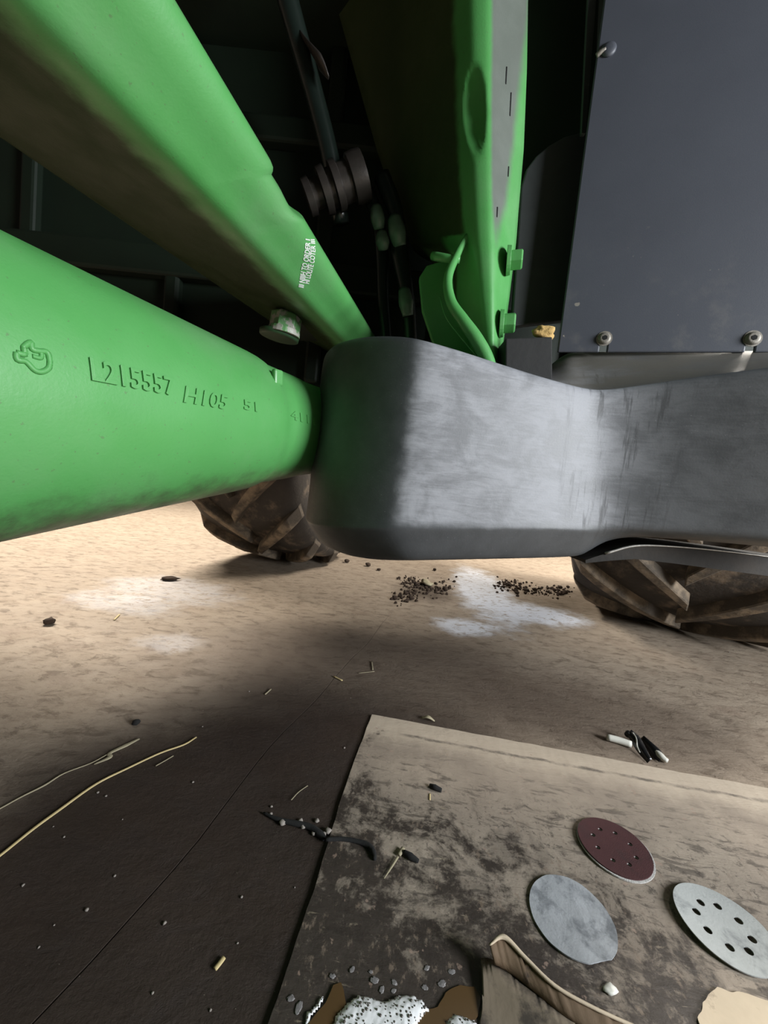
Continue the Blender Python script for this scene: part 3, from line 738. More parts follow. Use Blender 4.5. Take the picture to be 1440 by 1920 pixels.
# ---- right hand slate panel with its screws ------------------------------------------------------------------------
def panel():
    zb, zt = 0.0, 1.05
    slots = [(on_plane(x, 640, P0, PN) - P0).dot(PU) for x in (1133, 1409)]
    out = [(0, zb)]
    for q in slots:
        w_ = .0075; hgt = .026
        out += [(q - w_, zb), (q - w_, zb + hgt), (q + w_, zb + hgt), (q + w_, zb)]
    out += [(.75, zb), (.75, zt), (0, zt)]
    n = len(out); f = [P0 + PU * a + Vector((0, 0, b_)) for a, b_ in out]
    V = f + [p + PNB * .008 for p in f]
    F = [tuple(range(n)), tuple(range(2 * n - 1, n - 1, -1))] + [(i, (i + 1) % n, n + (i + 1) % n, n + i) for i in range(n)]
    return bevel(pyd('side_panel', V, F, MAT['panel'], tractor, smooth=False), .003)
pan = panel()
def screw(px, py, r):
    p = on_plane(px, py, P0, PN)
    prof = [(-.004, r * .5), (0.0, r), (.0012, r), (.0014, r * .82), (.004, r * .76), (.0062, r * .62), (.0066, r * .5), (.0066, r * .30), (.003, r * .28)]
    o = lathe('button_screw', p, p + PN, prof, MAT['bolt_grey'], pan, 24); sharp(o, 50)
    bm = bmesh.new(); bmesh.ops.create_cone(bm, cap_ends=True, segments=6, radius1=r * .33, radius2=r * .33, depth=.002, matrix=Matrix.Translation(p + PN * .0062) @ frame(PN))
    bmo('hex_socket', bm, MAT['slot'], pan, smooth=False)
screw(1133, 635, .0165); screw(1411, 635, .0165)
qs = on_plane(1141, 94, P0, PN)
sc3 = lathe('round_head_screw', qs, qs + PN, [(-.004, .010), (0, .0155), (.003, .0155), (.006, .012), (.0075, .006)], MAT['panel'], pan, 24)
tip = tube('clip_tip', [on_plane(x, y, P0, PN) + PN * h for x, y, h in ((1118, 106, .001), (1126, 101, .004), (1135, 97, .006))], [.005, .005, .003], MAT['bolt_grey'], pan, 8, 3)
# dark panel edge, inner green liner and black rounded liner between post and panel
lin = prism_px('inner_green_liner', [(930, -260), (1135, -260), (1112, 262), (930, 420)], 1.10, .02, MAT['chassis'], tractor)
blk = [(1115, 246), (1085, 249), (1058, 256), (1030, 272), (1006, 292), (988, 316), (978, 350), (960, 612), (1000, 607), (1060, 600)]
liner = prism_px('black_liner', blk, 1.0, .02, MAT['black_metal'], tractor, .003)
prism_px('panel_edge_strip', [(1104, -30), (1121, -30), (1098, 250), (1090, 250)], .955, .01, MAT['black_metal'], tractor, .002)
ledge = prism_px('ledge_bracket', [(948, 634), (1036, 631), (1036, 720), (948, 720)], .895, .12, MAT['ledge'], tractor, .003)

# ---- dark middle: transmission side, overhead shade slab, hydraulic couplers, hoses and their highlights ----------------------------------------
bm = bmesh.new()
box(bm, Vector((-.5, 1.46, 1.76)), (3.6, .16, 1.80)); box(bm, Vector((-.5, 1.36, 1.30)), (3.4, .05, .10)); box(bm, Vector((-.5, 1.36, 1.75)), (3.4, .05, .08))
box(bm, Vector((.02, 1.76, 1.55)), (1.74, .64, 1.36))  # unseen rear block, sized to shade the near floor from the lamps
for xx in (-1.3, -.8, -.3, .15, .6): box(bm, Vector((xx, 1.365, 1.6)), (.05, .04, 1.3))
ch = bmo('transmission_side', bm, MAT['chassis'], tractor, smooth=False); bevel(ch, .01)
bm = bmesh.new(); box(bm, Vector((.4, 1.0, 2.05)), (2.6, 1.2, .06)); bevel(bmo('shade_slab', bm, MAT['chassis'], tractor, smooth=False), .01)  # slab added overhead to shade the top
MAT['coupler'] = simple('dirty_coupler_metal', (0.040, 0.034, 0.030), 0.42, 0.4, 0.4, 40, 0.4)
c0, c1 = at(575, 372, 1.14), at(735, 308, 1.14); cax = (c1 - c0).normalized(); cl = (c1 - c0).length
pr = [(0, .030), (.0, .045), (.018, .047), (.02, .038), (.045, .038), (.047, .056), (.062, .058), (.066, .058), (.068, .047), (.080, .047), (.083, .060), (.100, .060), (.104, .050), (.13, .050), (.134, .060), (.155, .062), (.175, .060), (.18, .03)]
cp_ = lathe('hydraulic_coupler', c0, c1, pr, MAT['coupler'], tractor, 14); sharp(cp_, 30)
tube('hydraulic_hose', [at(716, 330, 1.16), at(742, 400, 1.17), at(748, 470, 1.18), at(764, 560, 1.18), at(770, 640, 1.18), at(772, 740, 1.18)], [.024, .022, .026, .021, .020, .020], MAT['hose'], tractor, 14, 6)
tube('hydraulic_hose', [at(690, 360, 1.19), at(708, 410, 1.20), at(716, 480, 1.21), at(718, 560, 1.21), at(724, 640, 1.21), at(726, 740, 1.21)], [.020, .020, .020, .018, .018, .018], MAT['hose'], tractor, 14, 6)
tube('hydraulic_hose', [at(500, -150, 1.05), at(545, 20, 1.1), at(590, 180, 1.14), at(620, 300, 1.17), at(640, 420, 1.22)], [.030, .028, .026, .026, .026], MAT['hose'], tractor, 14, 6)
MAT['hose_shine'] = simple('pale_green_highlight', (0.11, 0.18, 0.13), 0.35, 0, 0.2, 40, 0.2)  # pale green that paints highlights onto the dark hoses
for a_, b_, r_ in (((740, 412), (750, 462), .026), ((706, 392), (711, 430), .021), ((758, 546), (765, 592), .022), ((716, 440), (719, 468), .020)):
    tube('hose_highlight', [at(*a_, 1.165), at((a_[0] + b_[0]) / 2, (a_[1] + b_[1]) / 2, 1.155), at(*b_, 1.165)], [r_ * .8, r_, r_ * .7], MAT['hose_shine'], tractor, 12, 4)  # short sleeves standing in for highlights on the hoses
hk = tube('bent_bracket', [at(566, 66, 1.10), at(584, 92, 1.085), at(600, 116, 1.08), at(616, 146, 1.085)], [.012, .017, .022, .006], MAT['coupler'], tractor, 10, 5, .35)

# ---- tyres -----------------------------------------------------------------------------------------------------
def tyre(centre, heading, R, W, lean, nlug, rot0, label, lug_h=.042):
    """wheel standing at centre; heading = rolling direction in plan (angle). axle along local x, rolling plane yz"""
    Mw = Matrix.Translation(centre) @ Matrix.Rotation(heading, 4, 'Z') @ Matrix.Rotation(lean, 4, 'Y')
    hw = W / 2
    prof = [(-hw * .62, R * .62), (-hw * .9, R * .70), (-hw * 1.0, R * .80), (-hw * .99, R * .88), (-hw * .93, R * .945), (-hw * .80, R * .972), (-hw * .4, R * .990), (0, R * .996),
            (hw * .4, R * .990), (hw * .80, R * .972), (hw * .93, R * .945), (hw * .99, R * .88), (hw * 1.0, R * .80), (hw * .9, R * .70), (hw * .62, R * .62)]
    prof = [(x, r - lug_h) for x, r in prof]
    seg = 72; V, F = [], []
    for x, r in prof:
        for k in range(seg):
            a = 2 * math.pi * k / seg; V.append((x, r * math.sin(a), -r * math.cos(a)))
    m = len(prof)
    for i in range(m - 1):
        for k in range(seg): F.append((i * seg + k, i * seg + (k + 1) % seg, (i + 1) * seg + (k + 1) % seg, (i + 1) * seg + k))
    for k in range(seg): F.append(((m - 1) * seg + k, (m - 1) * seg + (k + 1) % seg, (k + 1) % seg, k))
    ty = pyd('tyre', V, F, MAT['rubber'], tractor, M=Mw); tag(ty, label)
    pr_ = lambda x: next((r0 + (r1 - r0) * (x - x0) / (x1 - x0)) for (x0, r0), (x1, r1) in zip(prof[3:12], prof[4:12]) if x0 <= x <= x1) if prof[3][0] <= x <= prof[11][0] else prof[3][1]
    def lug(side):
        bm = bmesh.new(); n = 9; rows = []
        for i in range(n):
            t = i / (n - 1); x = side * (-.015 + t * hw * 1.0)
            x = max(-hw * .985, min(hw * .985, x))
            ang = -(t ** .9) * (W * .52) / R
            rb = pr_(x) - .012; rt = pr_(x) + lug_h * (1 - .55 * max(0, t - .85) / .15)
            if t > .85: rt = min(rt, R - .004 - (t - .85) * .25 * R * .3)
            wt, wb = .032 + .012 * t, .050 + .016 * t
            row = []
            for (dr, ww) in ((rb, -wb), (rt, -wt), (rt, wt), (rb, wb)):
                a = ang + ww / R; row.append(bm.verts.new((x, dr * math.sin(a), -dr * math.cos(a))))
            rows.append(row)
        for i in range(n - 1):
            for k in range(4): bm.faces.new((rows[i][k], rows[i][(k + 1) % 4], rows[i + 1][(k + 1) % 4], rows[i + 1][k]))
        bm.faces.new(rows[0]); bm.faces.new(rows[-1][::-1])
        bmesh.ops.recalc_face_normals(bm, faces=bm.faces)
        me = bpy.data.meshes.new('lug'); bm.to_mesh(me); bm.free(); me.materials.append(MAT['rubber_lug']); return me
    ml, mr = lug(-1), lug(1)
    for i in range(nlug):
        for me, off in ((ml, 0), (mr, .5)):
            a = rot0 + 2 * math.pi * (i + off) / nlug
            o = bpy.data.objects.new('lug', me); C.objects.link(o)
            o.parent = ty; o.matrix_basis = Matrix.Rotation(a, 4, 'X')
            bevel(o, .005, 1)
    rv = [(-hw * .5, R * .60 - lug_h), (-hw * .45, R * .56), (-hw * .1, R * .5), (-.03, R * .2), (.03, R * .2), (hw * .1, R * .5), (hw * .45, R * .56), (hw * .5, R * .60 - lug_h)]
    V, F = [], []
    for x, r in rv:
        for k in range(32):
            a = 2 * math.pi * k / 32; V.append((x, r * math.sin(a), -r * math.cos(a)))
    for i in range(len(rv) - 1):
        for k in range(32): F.append((i * 32 + k, i * 32 + (k + 1) % 32, (i + 1) * 32 + (k + 1) % 32, (i + 1) * 32 + k))
    F += [tuple(range(32)), tuple((len(rv) - 1) * 32 + k for k in range(32))[::-1]]
    r_ = pyd('rim', V, F, MAT['rim'], ty, M=Mw)
    return ty
cR = onz(1262, 1176); RR = .87
tyre(Vector((cR.x + .05, cR.y + .06, RR - .006)), math.radians(-36), RR, 1.02, 0, 15, .12, 'muddy tyre under the right end of the tank', .055)
cL = onz(545, 1050); RL = .90
tyre(Vector((cL.x, cL.y + .06, RL - .006)), math.radians(-17), RL, .80, 0, 15, .16, 'muddy tyre behind the left end of the tank', .055)

# ================================================================== CARDBOARD AND WHAT LIES ON IT
cc = onz(697, 1343); e1 = (onz(1440, 1482) - cc).normalized(); ang1 = math.atan2(e1.y, e1.x)
CT = .005
MC = Matrix.Translation((cc.x, cc.y, 0)) @ Matrix.Rotation(ang1, 4, 'Z')
MCi = MC.inverted()
def cl_(px, py, z=CT):            # measured point -> sheet coordinates
    return MCi @ onz(px, py, z)
card_root = empty('cardboard_sheet', (0, 0, 0), 'large grimy flat sheet of brown cardboard lying on the dark floor', 'cardboard')
card_root.matrix_world = MC; WORLD[card_root.name] = MC.copy()
edge_left = [(697, 1343), (664, 1430), (640, 1500), (618, 1572), (592, 1662), (560, 1755), (530, 1846), (505, 1920), (470, 2030)]
el = [cl_(*p, 0) for p in edge_left]; far_r = 1.25; near = el[-1].y
nu, nv = 70, 64
V, F = [], []
for j in range(nv + 1):
    y = near * j / nv
    for a, b_ in zip(el, el[1:]):
        if b_.y <= y <= a.y + 1e-9: xl = a.x + (b_.x - a.x) * ((y - a.y) / (b_.y - a.y)); break
    xl += .0025 * mnoise.noise(Vector((y * 25, 1, 0))) * (1 if j else 0)
    for i in range(nu + 1):
        x = xl + (far_r - xl) * i / nu
        z = CT + .0012 * mnoise.noise(Vector((x * 6, y * 6, 3))) + .0006 * mnoise.noise(Vector((x * 30, y * 30, 3)))
        yy = y + (.0015 * mnoise.noise(Vector((x * 20, 7, 0))) if j == 0 else 0)
        V.append((x, yy, z + .0004))
n0 = len(V)
V += [(v[0], v[1], .0004) for v in V[:n0]]
q = nu + 1
for j in range(nv):
    for i in range(nu):
        F.append((j * q + i, j * q + i + 1, (j + 1) * q + i + 1, (j + 1) * q + i))
        F.append((n0 + j * q + i, n0 + (j + 1) * q + i, n0 + (j + 1) * q + i + 1, n0 + j * q + i + 1))
for i in range(nu):
    F.append((i, n0 + i, n0 + i + 1, i + 1)); F.append((nv * q + i, nv * q + i + 1, n0 + nv * q + i + 1, n0 + nv * q + i))
for j in range(nv):
    F.append((j * q, (j + 1) * q, n0 + (j + 1) * q, n0 + j * q)); F.append((j * q + nu, n0 + j * q + nu, n0 + (j + 1) * q + nu, (j + 1) * q + nu))
sheet = pyd('sheet', V, F, MAT['cardboard'], card_root, M=MC); sharp(sheet, 40)
# torn flap standing up at the near edge
def strip_mesh(name, top, foot, mat, parent, th=.0022, rag=.004):
    n = 26; T = catmull(top, 8); B = catmull(foot, 8); V, F = [], []
    for i, (a, b_) in enumerate(zip(T, B)):
        a = a + Vector((0, 0, rag * mnoise.noise(Vector((i * .9, 2, 0)))))
        for k in range(6):
            t = k / 5; p = a + (b_ - a) * t + Vector((0, -.012 * math.sin(math.pi * t), 0)); V += [p, p + Vector((.0, th, .0004))]
    m = 12
    for i in range(len(T) - 1):
        for k in range(5):
            a = i * m + 2 * k; b2 = (i + 1) * m + 2 * k
            F += [(a, a + 2, b2 + 2, b2), (a + 1, b2 + 1, b2 + 3, a + 3)]
        F += [(i * m, (i + 1) * m, (i + 1) * m + 1, i * m + 1), (i * m + 10, i * m + 11, (i + 1) * m + 11, (i + 1) * m + 10)]
    for i in (0, len(T) - 1):
        for k in range(5): a = i * m + 2 * k; F.append((a, a + 1, a + 3, a + 2))
    return pyd(name, V, F, mat, parent)
fz = [.034, .036, .030, .026, .023, .018, .012]
ft = [(918, 1772), (945, 1757), (985, 1796), (1040, 1848), (1110, 1888), (1190, 1925), (1300, 1975)]
fb = [(925, 1800), (965, 1836), (1010, 1870), (1060, 1905), (1120, 1945), (1200, 1985), (1310, 2020)]
flap = strip_mesh('torn_flap', [onz(*p, z + CT) for p, z in zip(ft, fz)], [onz(*p, CT + .004) for p in fb], MAT['card_brown'], card_root); tag(flap, 'torn brown flap standing up')
fl2 = strip_mesh('torn_flap', [onz(*p, CT + .012) for p in [(903, 1800), (925, 1804), (970, 1842), (1015, 1876), (1065, 1912), (1125, 1955), (1200, 2000)]], [onz(*p, CT + .001) for p in [(898, 1925), (935, 1935), (975, 1950), (1020, 1965), (1070, 1985), (1125, 2010), (1200, 2040)]], MAT['card_grime'], card_root, rag=.0006); tag(fl2, 'dirty lower fold of the torn flap')
rim_ = tube('torn_paper_edge', [onz(*p, z + CT + .0015) for p, z in zip(ft, fz)], [.001, .0032, .0026, .0022, .002, .002, .002], MAT['card_clean'], card_root, 6, 8)
# clean piece where the top liner is torn, lower right
pk = [(1345, 1853), (1372, 1862), (1400, 1866), (1440, 1880), (1520, 1905), (1560, 2000), (1300, 2000), (1312, 1935), (1308, 1912), (1322, 1892), (1330, 1868)]
def thin(name, outl, z0, th, mat, parent, jag=.002, per=5, seed=1):
    pts = [onz(x, y, z0) for x, y in outl]; out = []
    for i, p in enumerate(pts):
        qn = pts[(i + 1) % len(pts)]
        for k in range(per):
            t = k / per; r_ = p + (qn - p) * t
            r_ += Vector((mnoise.noise(r_ * 60 + Vector((seed, 0, 0))), mnoise.noise(r_ * 60 + Vector((0, seed, 9))), 0)) * jag
            out.append(r_)
    n = len(out); bm = bmesh.new()
    lo = [bm.verts.new((p.x, p.y, z0)) for p in out]; hi = [bm.verts.new((p.x, p.y, z0 + th)) for p in out]
    bm.faces.new(hi); bm.faces.new(lo[::-1])
    for i in range(n): bm.faces.new((lo[i], lo[(i + 1) % n], hi[(i + 1) % n], hi[i]))
    bmesh.ops.triangulate(bm, faces=[f for f in bm.faces if len(f.verts) > 4])
    return bmo(name, bm, mat, parent, smooth=False)
tl = thin('torn_liner', pk, CT + .0015, .002, MAT['card_clean'], card_root, .004, 6, 3); tag(tl, 'clean pale torn patch of cardboard')

# ---- sanding discs --------------------------------------------------------------------------------------------------
def disc_mesh(R, th, holes, hr, ring, rot, warp=None, outline=None, nr=22, na=96):
    """flat disc with real through-holes: curve with inner circles, filled and extruded"""
    cu = bpy.data.curves.new('d', 'CURVE'); cu.dimensions = '2D'; cu.fill_mode = 'BOTH'; cu.extrude = th / 2
    def loop(pts):
        s = cu.splines.new('POLY'); s.points.add(len(pts) - 1); s.use_cyclic_u = True
        for p, c_ in zip(s.points, pts): p.co = (c_[0], c_[1], 0, 1)
    loop([((R * (outline(a) if outline else 1)) * math.cos(a), (R * (outline(a) if outline else 1)) * math.sin(a)) for a in [2 * math.pi * k / 90 for k in range(90)]])
    for k in range(holes):
        a0 = rot + 2 * math.pi * k / holes; cx, cy = ring * math.cos(a0), ring * math.sin(a0)
        loop([(cx + hr * math.cos(a), cy + hr * math.sin(a)) for a in [2 * math.pi * j / 16 for j in range(16)]])
    o = bpy.data.objects.new('d', cu); C.objects.link(o)
    me = bpy.data.meshes.new_from_object(o.evaluated_get(bpy.context.evaluated_depsgraph_get())); bpy.data.objects.remove(o)
    bm = bmesh.new(); bm.from_mesh(me)
    bmesh.ops.remove_doubles(bm, verts=bm.verts, dist=1e-6)
    bmesh.ops.triangulate(bm, faces=bm.faces)
    if warp:
        for _ in range(3):
            es = [e for e in bm.edges if e.calc_length() > R * .16]
            if es: bmesh.ops.subdivide_edges(bm, edges=es, cuts=1); bmesh.ops.triangulate(bm, faces=bm.faces)
        for v in bm.verts: v.co.z += warp(v.co.x, v.co.y)
    bmesh.ops.recalc_face_normals(bm, faces=bm.faces)
    me = bpy.data.meshes.new('disc'); bm.to_mesh(me); bm.free(); return me
GR = 'worn sanding discs on the cardboard'
RD = .0625
# dark red disc
pr0 = onz(1152, 1590, CT + .002); MR = Matrix.Translation((pr0.x, pr0.y, CT + .0022))
rd = reg(empty('sanding_disc', MR.translation, 'dark red round sanding disc with eight small holes, farthest of the three', 'sanding disc', GR), MR)
wred = lambda x, y: .0015 * (x / RD) ** 2
k_ = link('fleece_backing', disc_mesh(RD, .0022, 8, .0040, .0345, .2, wred, lambda a: 1.0 + .008 * mnoise.noise(Vector((a * 9, 0, 0)))), MAT['disc_fleece'], rd, False, MR); tag(k_, 'white fleece backing showing at the rim')
k_ = link('abrasive_face', disc_mesh(RD * .965, .0020, 8, .0040, .0345, .2, wred), MAT['disc_red'], rd, False, MR @ Matrix.Translation((-.0006, .0008, .0021)))
# grey clogged disc without visible holes
pg = onz(1072, 1720, CT + .002); MG = Matrix.Translation((pg.x, pg.y, CT + .003))
def og(a):
    k = 1.0 + .02 * math.sin(2 * a + .5) + .01 * mnoise.noise(Vector((a * 3, 4, 0)))
    d_ = abs(((a - 4.95) + math.pi) % (2 * math.pi) - math.pi)
    return k - .06 * max(0, 1 - (d_ / .28)) ** .5 * (1 if d_ < .28 else 0)
gd = tag(link('sanding_disc', disc_mesh(RD * .97, .0018, 0, 0, 0, 0, lambda x, y: .0025 * (y / RD) ** 2 + .001 * mnoise.noise(Vector((x * 40, y * 40, 0))), og), MAT['disc_grey'], None, False, MG), 'dust-clogged grey sanding disc without holes, beside the torn cardboard flap', 'sanding disc', GR)
# pale disc with eight dark holes
pw = onz(1356, 1737, CT + .004); MW = Matrix.Translation((pw.x, pw.y, CT + .006))
wd = tag(link('sanding_disc', disc_mesh(RD, .0016, 8, .0056, .0330, .28, lambda x, y: .006 * ((x * .8 - y * .3) / RD) ** 2 - .0015), MAT['disc_light'], None, False, MW), 'pale grey sanding disc with eight dark holes, at the right edge', 'sanding disc', GR)

# ---- foam and brown puddle --------------------------------------------------------------------------------------------
pud = thin('liquid_puddle', [(835, 1862), (862, 1848), (890, 1852), (900, 1870), (896, 1905), (880, 1925), (860, 1990), (560, 1990), (575, 1925), (610, 1880), (625, 1850), (640, 1846), (646, 1862), (650, 1890), (700, 1900), (780, 1900), (820, 1890)], CT + .0012, .0012, MAT['liquid'], None, .002, 5, 8)
tag(pud, 'shallow brown puddle on the near edge of the cardboard', 'puddle')
def foam(name, outl, hgt, nb, seed, label):
    rng = random.Random(seed); root = bmesh.new()
    pts = [onz(x, y, CT + .002) for x, y in outl]
    xs = [p.x for p in pts]; ys_ = [p.y for p in pts]
    def inside(x, y):
        c_ = False; j = len(pts) - 1
        for i in range(len(pts)):
            if (pts[i].y > y) != (pts[j].y > y) and x < (pts[j].x - pts[i].x) * (y - pts[i].y) / (pts[j].y - pts[i].y) + pts[i].x: c_ = not c_
            j = i
        return c_
    def dist(x, y): return min((Vector((x, y, 0)) - Vector((p.x, p.y, 0)) - (Vector((q_.x - p.x, q_.y - p.y, 0)) * max(0, min(1, ((x - p.x) * (q_.x - p.x) + (y - p.y) * (q_.y - p.y)) / ((q_.x - p.x) ** 2 + (q_.y - p.y) ** 2))))).length for p, q_ in zip(pts, pts[1:] + pts[:1]))
    bm = bmesh.new(); mats = []
    step = .0024; grid = {}
    nx = int((max(xs) - min(xs)) / step) + 2; ny = int((max(ys_) - min(ys_)) / step) + 2
    holes = []
    for _ in range(nb):
        for _t in range(30):
            x = rng.uniform(min(xs), max(xs)); y = rng.uniform(min(ys_), max(ys_)); r_ = rng.choice((.0007, .0009, .0012, .0017))
            if inside(x, y) and dist(x, y) > r_ * 2.2 and all((x - h[0]) ** 2 + (y - h[1]) ** 2 > (r_ + h[2]) ** 2 * 1.1 for h in holes): holes.append((x, y, r_)); break
    def H(x, y):
        d_ = dist(x, y) + .002 * mnoise.noise(Vector((x * 150, y * 150, 0)))
        return CT + .001 + hgt * min(1, max(0, d_) / .012) ** .5 + .0012 * mnoise.noise(Vector((x * 220, y * 220, 5)))
    for i in range(nx):
        for j in range(ny):
            x, y = min(xs) + i * step, min(ys_) + j * step
            if inside(x, y): grid[i, j] = bm.verts.new((x, y, H(x, y)))
    for (i, j), v in grid.items():
        if all(k in grid for k in ((i + 1, j), (i, j + 1), (i + 1, j + 1))):
            bm.faces.new((v, grid[i + 1, j], grid[i + 1, j + 1], grid[i, j + 1]))
    r_o = bmesh.ops.extrude_face_region(bm, geom=list(bm.faces))
    for v in [g for g in r_o['geom'] if isinstance(g, bmesh.types.BMVert)]: v.co.z = CT + .0018
    nf = len(bm.faces)
    for x, y, r_ in holes:
        rs = bmesh.ops.create_icosphere(bm, subdivisions=2, radius=r_, matrix=Matrix.Translation((x, y, H(x, y) + r_ * .12)) @ Matrix.Diagonal((1, 1, .7, 1)))
        fs = set(f for v in rs['verts'] for f in v.link_faces)
        for f in fs: f.material_index = 1
    bm.normal_update()
    me = bpy.data.meshes.new(name); bm.to_mesh(me); bm.free(); me.materials.append(MAT['foam']); me.materials.append(MAT['bubble'])
    o = link(name, me, None); bmn = bmesh.new(); bmn.from_mesh(me); bmesh.ops.recalc_face_normals(bmn, faces=bmn.faces); bmn.to_mesh(me); bmn.free()
    return tag(o, label, 'foam', kind='stuff')
foam('soap_foam', [(618, 1935), (628, 1905), (650, 1880), (672, 1864), (700, 1870), (722, 1878), (745, 1866), (775, 1866), (796, 1878), (806, 1896), (790, 1915), (770, 1960), (620, 1980)], .006, 150, 5, 'larger patch of white soap foam with dark bubbles, near edge of cardboard')
foam('soap_foam', [(832, 1940), (836, 1912), (850, 1900), (868, 1904), (890, 1912), (905, 1930), (900, 1965), (840, 1970)], .005, 50, 9, 'smaller patch of white soap foam right of the larger one')
foam('soap_foam', [(568, 1920), (574, 1898), (592, 1882), (604, 1862), (612, 1868), (602, 1888), (586, 1906), (576, 1930)], .004, 10, 11, 'thin streak of foam at the left edge of the cardboard')
k = 0
for px, py, r_ in ((623, 1830, .006), (660, 1818, .006), (702, 1838, .008), (716, 1856, .006), (739, 1842, .006), (738, 1858, .005), (829, 1845, .008), (800, 1815, .006), (847, 1822, .007), (797, 1852, .006), (695, 1822, .004), (545, 1872, .007), (560, 1890, .008)):
    o = rock('foam_blob', onz(px, py, CT + .0005), r_ * .55, MAT['foam_thin'], 40 + k, .10, None, 3, (.8, 1.2)); k += 1
    tag(o, 'small blob of drying soap foam on the blackened cardboard', 'foam', 'foam blobs on the cardboard')
o = rock('paper_scrap', onz(1143, 1857, CT), .009, MAT['white_plastic'], 77, .25, None, 2, (.75, 1.1)); tag(o, 'little white scrap below the grey disc without holes', 'scrap')

# ---- rubber shreds, straw bits on the cardboard and floor ---------------------------------------------------------------
z1 = CT + .004
o = tube('rubber_shred', [onz(611, 1574, z1 + .002), onz(640, 1573, z1), onz(668, 1577, z1), onz(690, 1585, z1), onz(700, 1598, z1), onz(703, 1611, z1)], [.0030, .0034, .0034, .0046, .0050, .0030], MAT['rubber_crumb'], None, 8, 5)
tag(o, 'curved black rubber shred hooked over the cardboard left edge', 'rubber shred')
o = tube('rubber_shred', [onz(494, 1524, .003), onz(520, 1536, .004), onz(550, 1543, .0045), onz(580, 1550, .0045), onz(600, 1564, .0045), onz(609, 1573, .0045)], [.002, .0035, .0045, .005, .006, .004], MAT['rubber_crumb'], None, 8, 5)
tag(o, 'crumbly black shred on the dark floor left of the cardboard', 'rubber shred')
o = tube('rubber_shred', [onz(757, 1598, z1), onz(770, 1606, z1 + .001), onz(785, 1615, z1)], [.004, .0055, .003], MAT['rubber_crumb'], None, 8, 4); tag(o, 'short black shred beside a straw bit on the cardboard', 'rubber shred')
o = tube('rubber_shred', [onz(806, 1472, z1), onz(815, 1476, z1 + .002), onz(828, 1482, z1)], [.003, .0055, .004], MAT['rubber_crumb'], None, 8, 4); tag(o, 'tiny black shred near the far edge of the cardboard', 'rubber shred')
for i, (px, py, r_) in enumerate(((530, 1546, .006), (569, 1553, .0055), (588, 1565, .004), (606, 1568, .005), (563, 1541, .004), (594, 1541, .004), (615, 1562, .006), (508, 1528, .003))):
    o = rock('grit_crumb', onz(px, py, 0), r_, MAT['grit'], 100 + i, .7); tag(o, 'pale grit crumb lying along the black shred on the floor', 'grit', 'grit by the black shred')
def straw(name, pts, r, mat, label, z=.003, flat=.5):
    o = tube(name, [onz(x, y, z) for x, y in pts], r, mat, None, 8, 5, flat); return tag(o, label, 'straw')
straw('straw_stalk', [(-60, 1648), (0, 1604), (60, 1556), (112, 1518), (180, 1470), (240, 1440), (300, 1412), (345, 1396), (368, 1382)], [.0026, .0026, .0028, .0030, .0028, .0026, .0026, .0026, .0022], MAT['straw'], 'long yellow straw stalk on the dark floor, lower left')
straw('straw_stalk', [(-60, 1548), (0, 1516), (40, 1494), (84, 1472), (120, 1450), (170, 1431), (200, 1415)], [.0016, .0016, .0017, .0022, .0016, .0014, .0012], MAT['straw_grey'], 'thin greyish stalk above the long yellow straw')
straw('straw_leaf', [(176, 1433), (205, 1420), (206, 1412), (235, 1398), (261, 1385)], [.002, .0052, .004, .0055, .003], MAT['straw_grey'], 'flat greyish straw leaf at the end of the thin stalk', .003, .3)
straw('straw_bit', [(292, 1436), (308, 1427), (325, 1417)], .0014, MAT['straw_grey'], 'tiny straw sliver beside the long yellow straw')
straw('straw_bit', [(403, 1817), (412, 1806), (420, 1795)], .0030, MAT['straw'], 'short yellow straw bit alone on the dark floor, bottom')
straw('straw_bit', [(546, 1500), (560, 1485), (577, 1473)], .0010, MAT['straw_grey'], 'faint thin straw sliver left of the cardboard')
straw('straw_bit', [(720, 1647), (735, 1624), (746, 1606)], [.0010, .0018, .0022], MAT['straw_grey'], 'pale straw bit below the short black shred on the cardboard', z1 - .001, .4)
straw('straw_bit', [(748, 1603), (756, 1590)], .0036, MAT['straw_grey'], 'stubby pale straw bit touching the short black shred', z1, .6)
straw('straw_bit', [(806, 1500), (806, 1488)], .0016, MAT['straw'], 'small upright straw bit under the tiny black shred', z1 - .002, .5)
straw('straw_bit', [(626, 1268), (642, 1276)], .0030, MAT['straw'], 'short straw bit on the mid floor', .003, .5)
straw('straw_bit', [(672, 1262), (702, 1259)], .0015, MAT['straw_grey'], 'horizontal thin straw bit in the middle of the floor')
straw('straw_bit', [(697, 1240), (699, 1256)], .0020, MAT['straw_grey'], 'straw bit pointing away from the camera on the mid floor')
straw('straw_bit', [(497, 1302), (508, 1292)], .0024, MAT['straw_grey'], 'straw bit on the floor above the dark stain')
straw('straw_bit', [(214, 1162), (224, 1152)], .0032, MAT['straw'], 'straw bit beside the left white floor patch')
for i in range(26):
    px, py = random.uniform(20, 1400), random.uniform(1190, 1900)
    x_edge = 700 - (py - 1343) * .33
    if py > 1320 and px > x_edge - 10: px = random.uniform(10, max(30, x_edge - 40))
    if py > 1240 and 1050 < px < 1300: continue
    o = rock('floor_grit', onz(px, py, 0), random.uniform(.0012, .003), MAT['grit'], 300 + i, .6, None, 1); tag(o, 'tiny pale grit speck scattered on the concrete floor', 'grit', 'grit specks on the floor')
o = rock('debris_lump', onz(91, 1171, 0), .018, MAT['soil'], 21, .7); tag(o, 'small dark lump alone on the floor far left', 'debris')
o = rock('debris_lump', onz(255, 1358, 0), .009, MAT['rubber_crumb'], 22, .6); tag(o, 'small black crumb above the end of the straw leaf', 'debris')
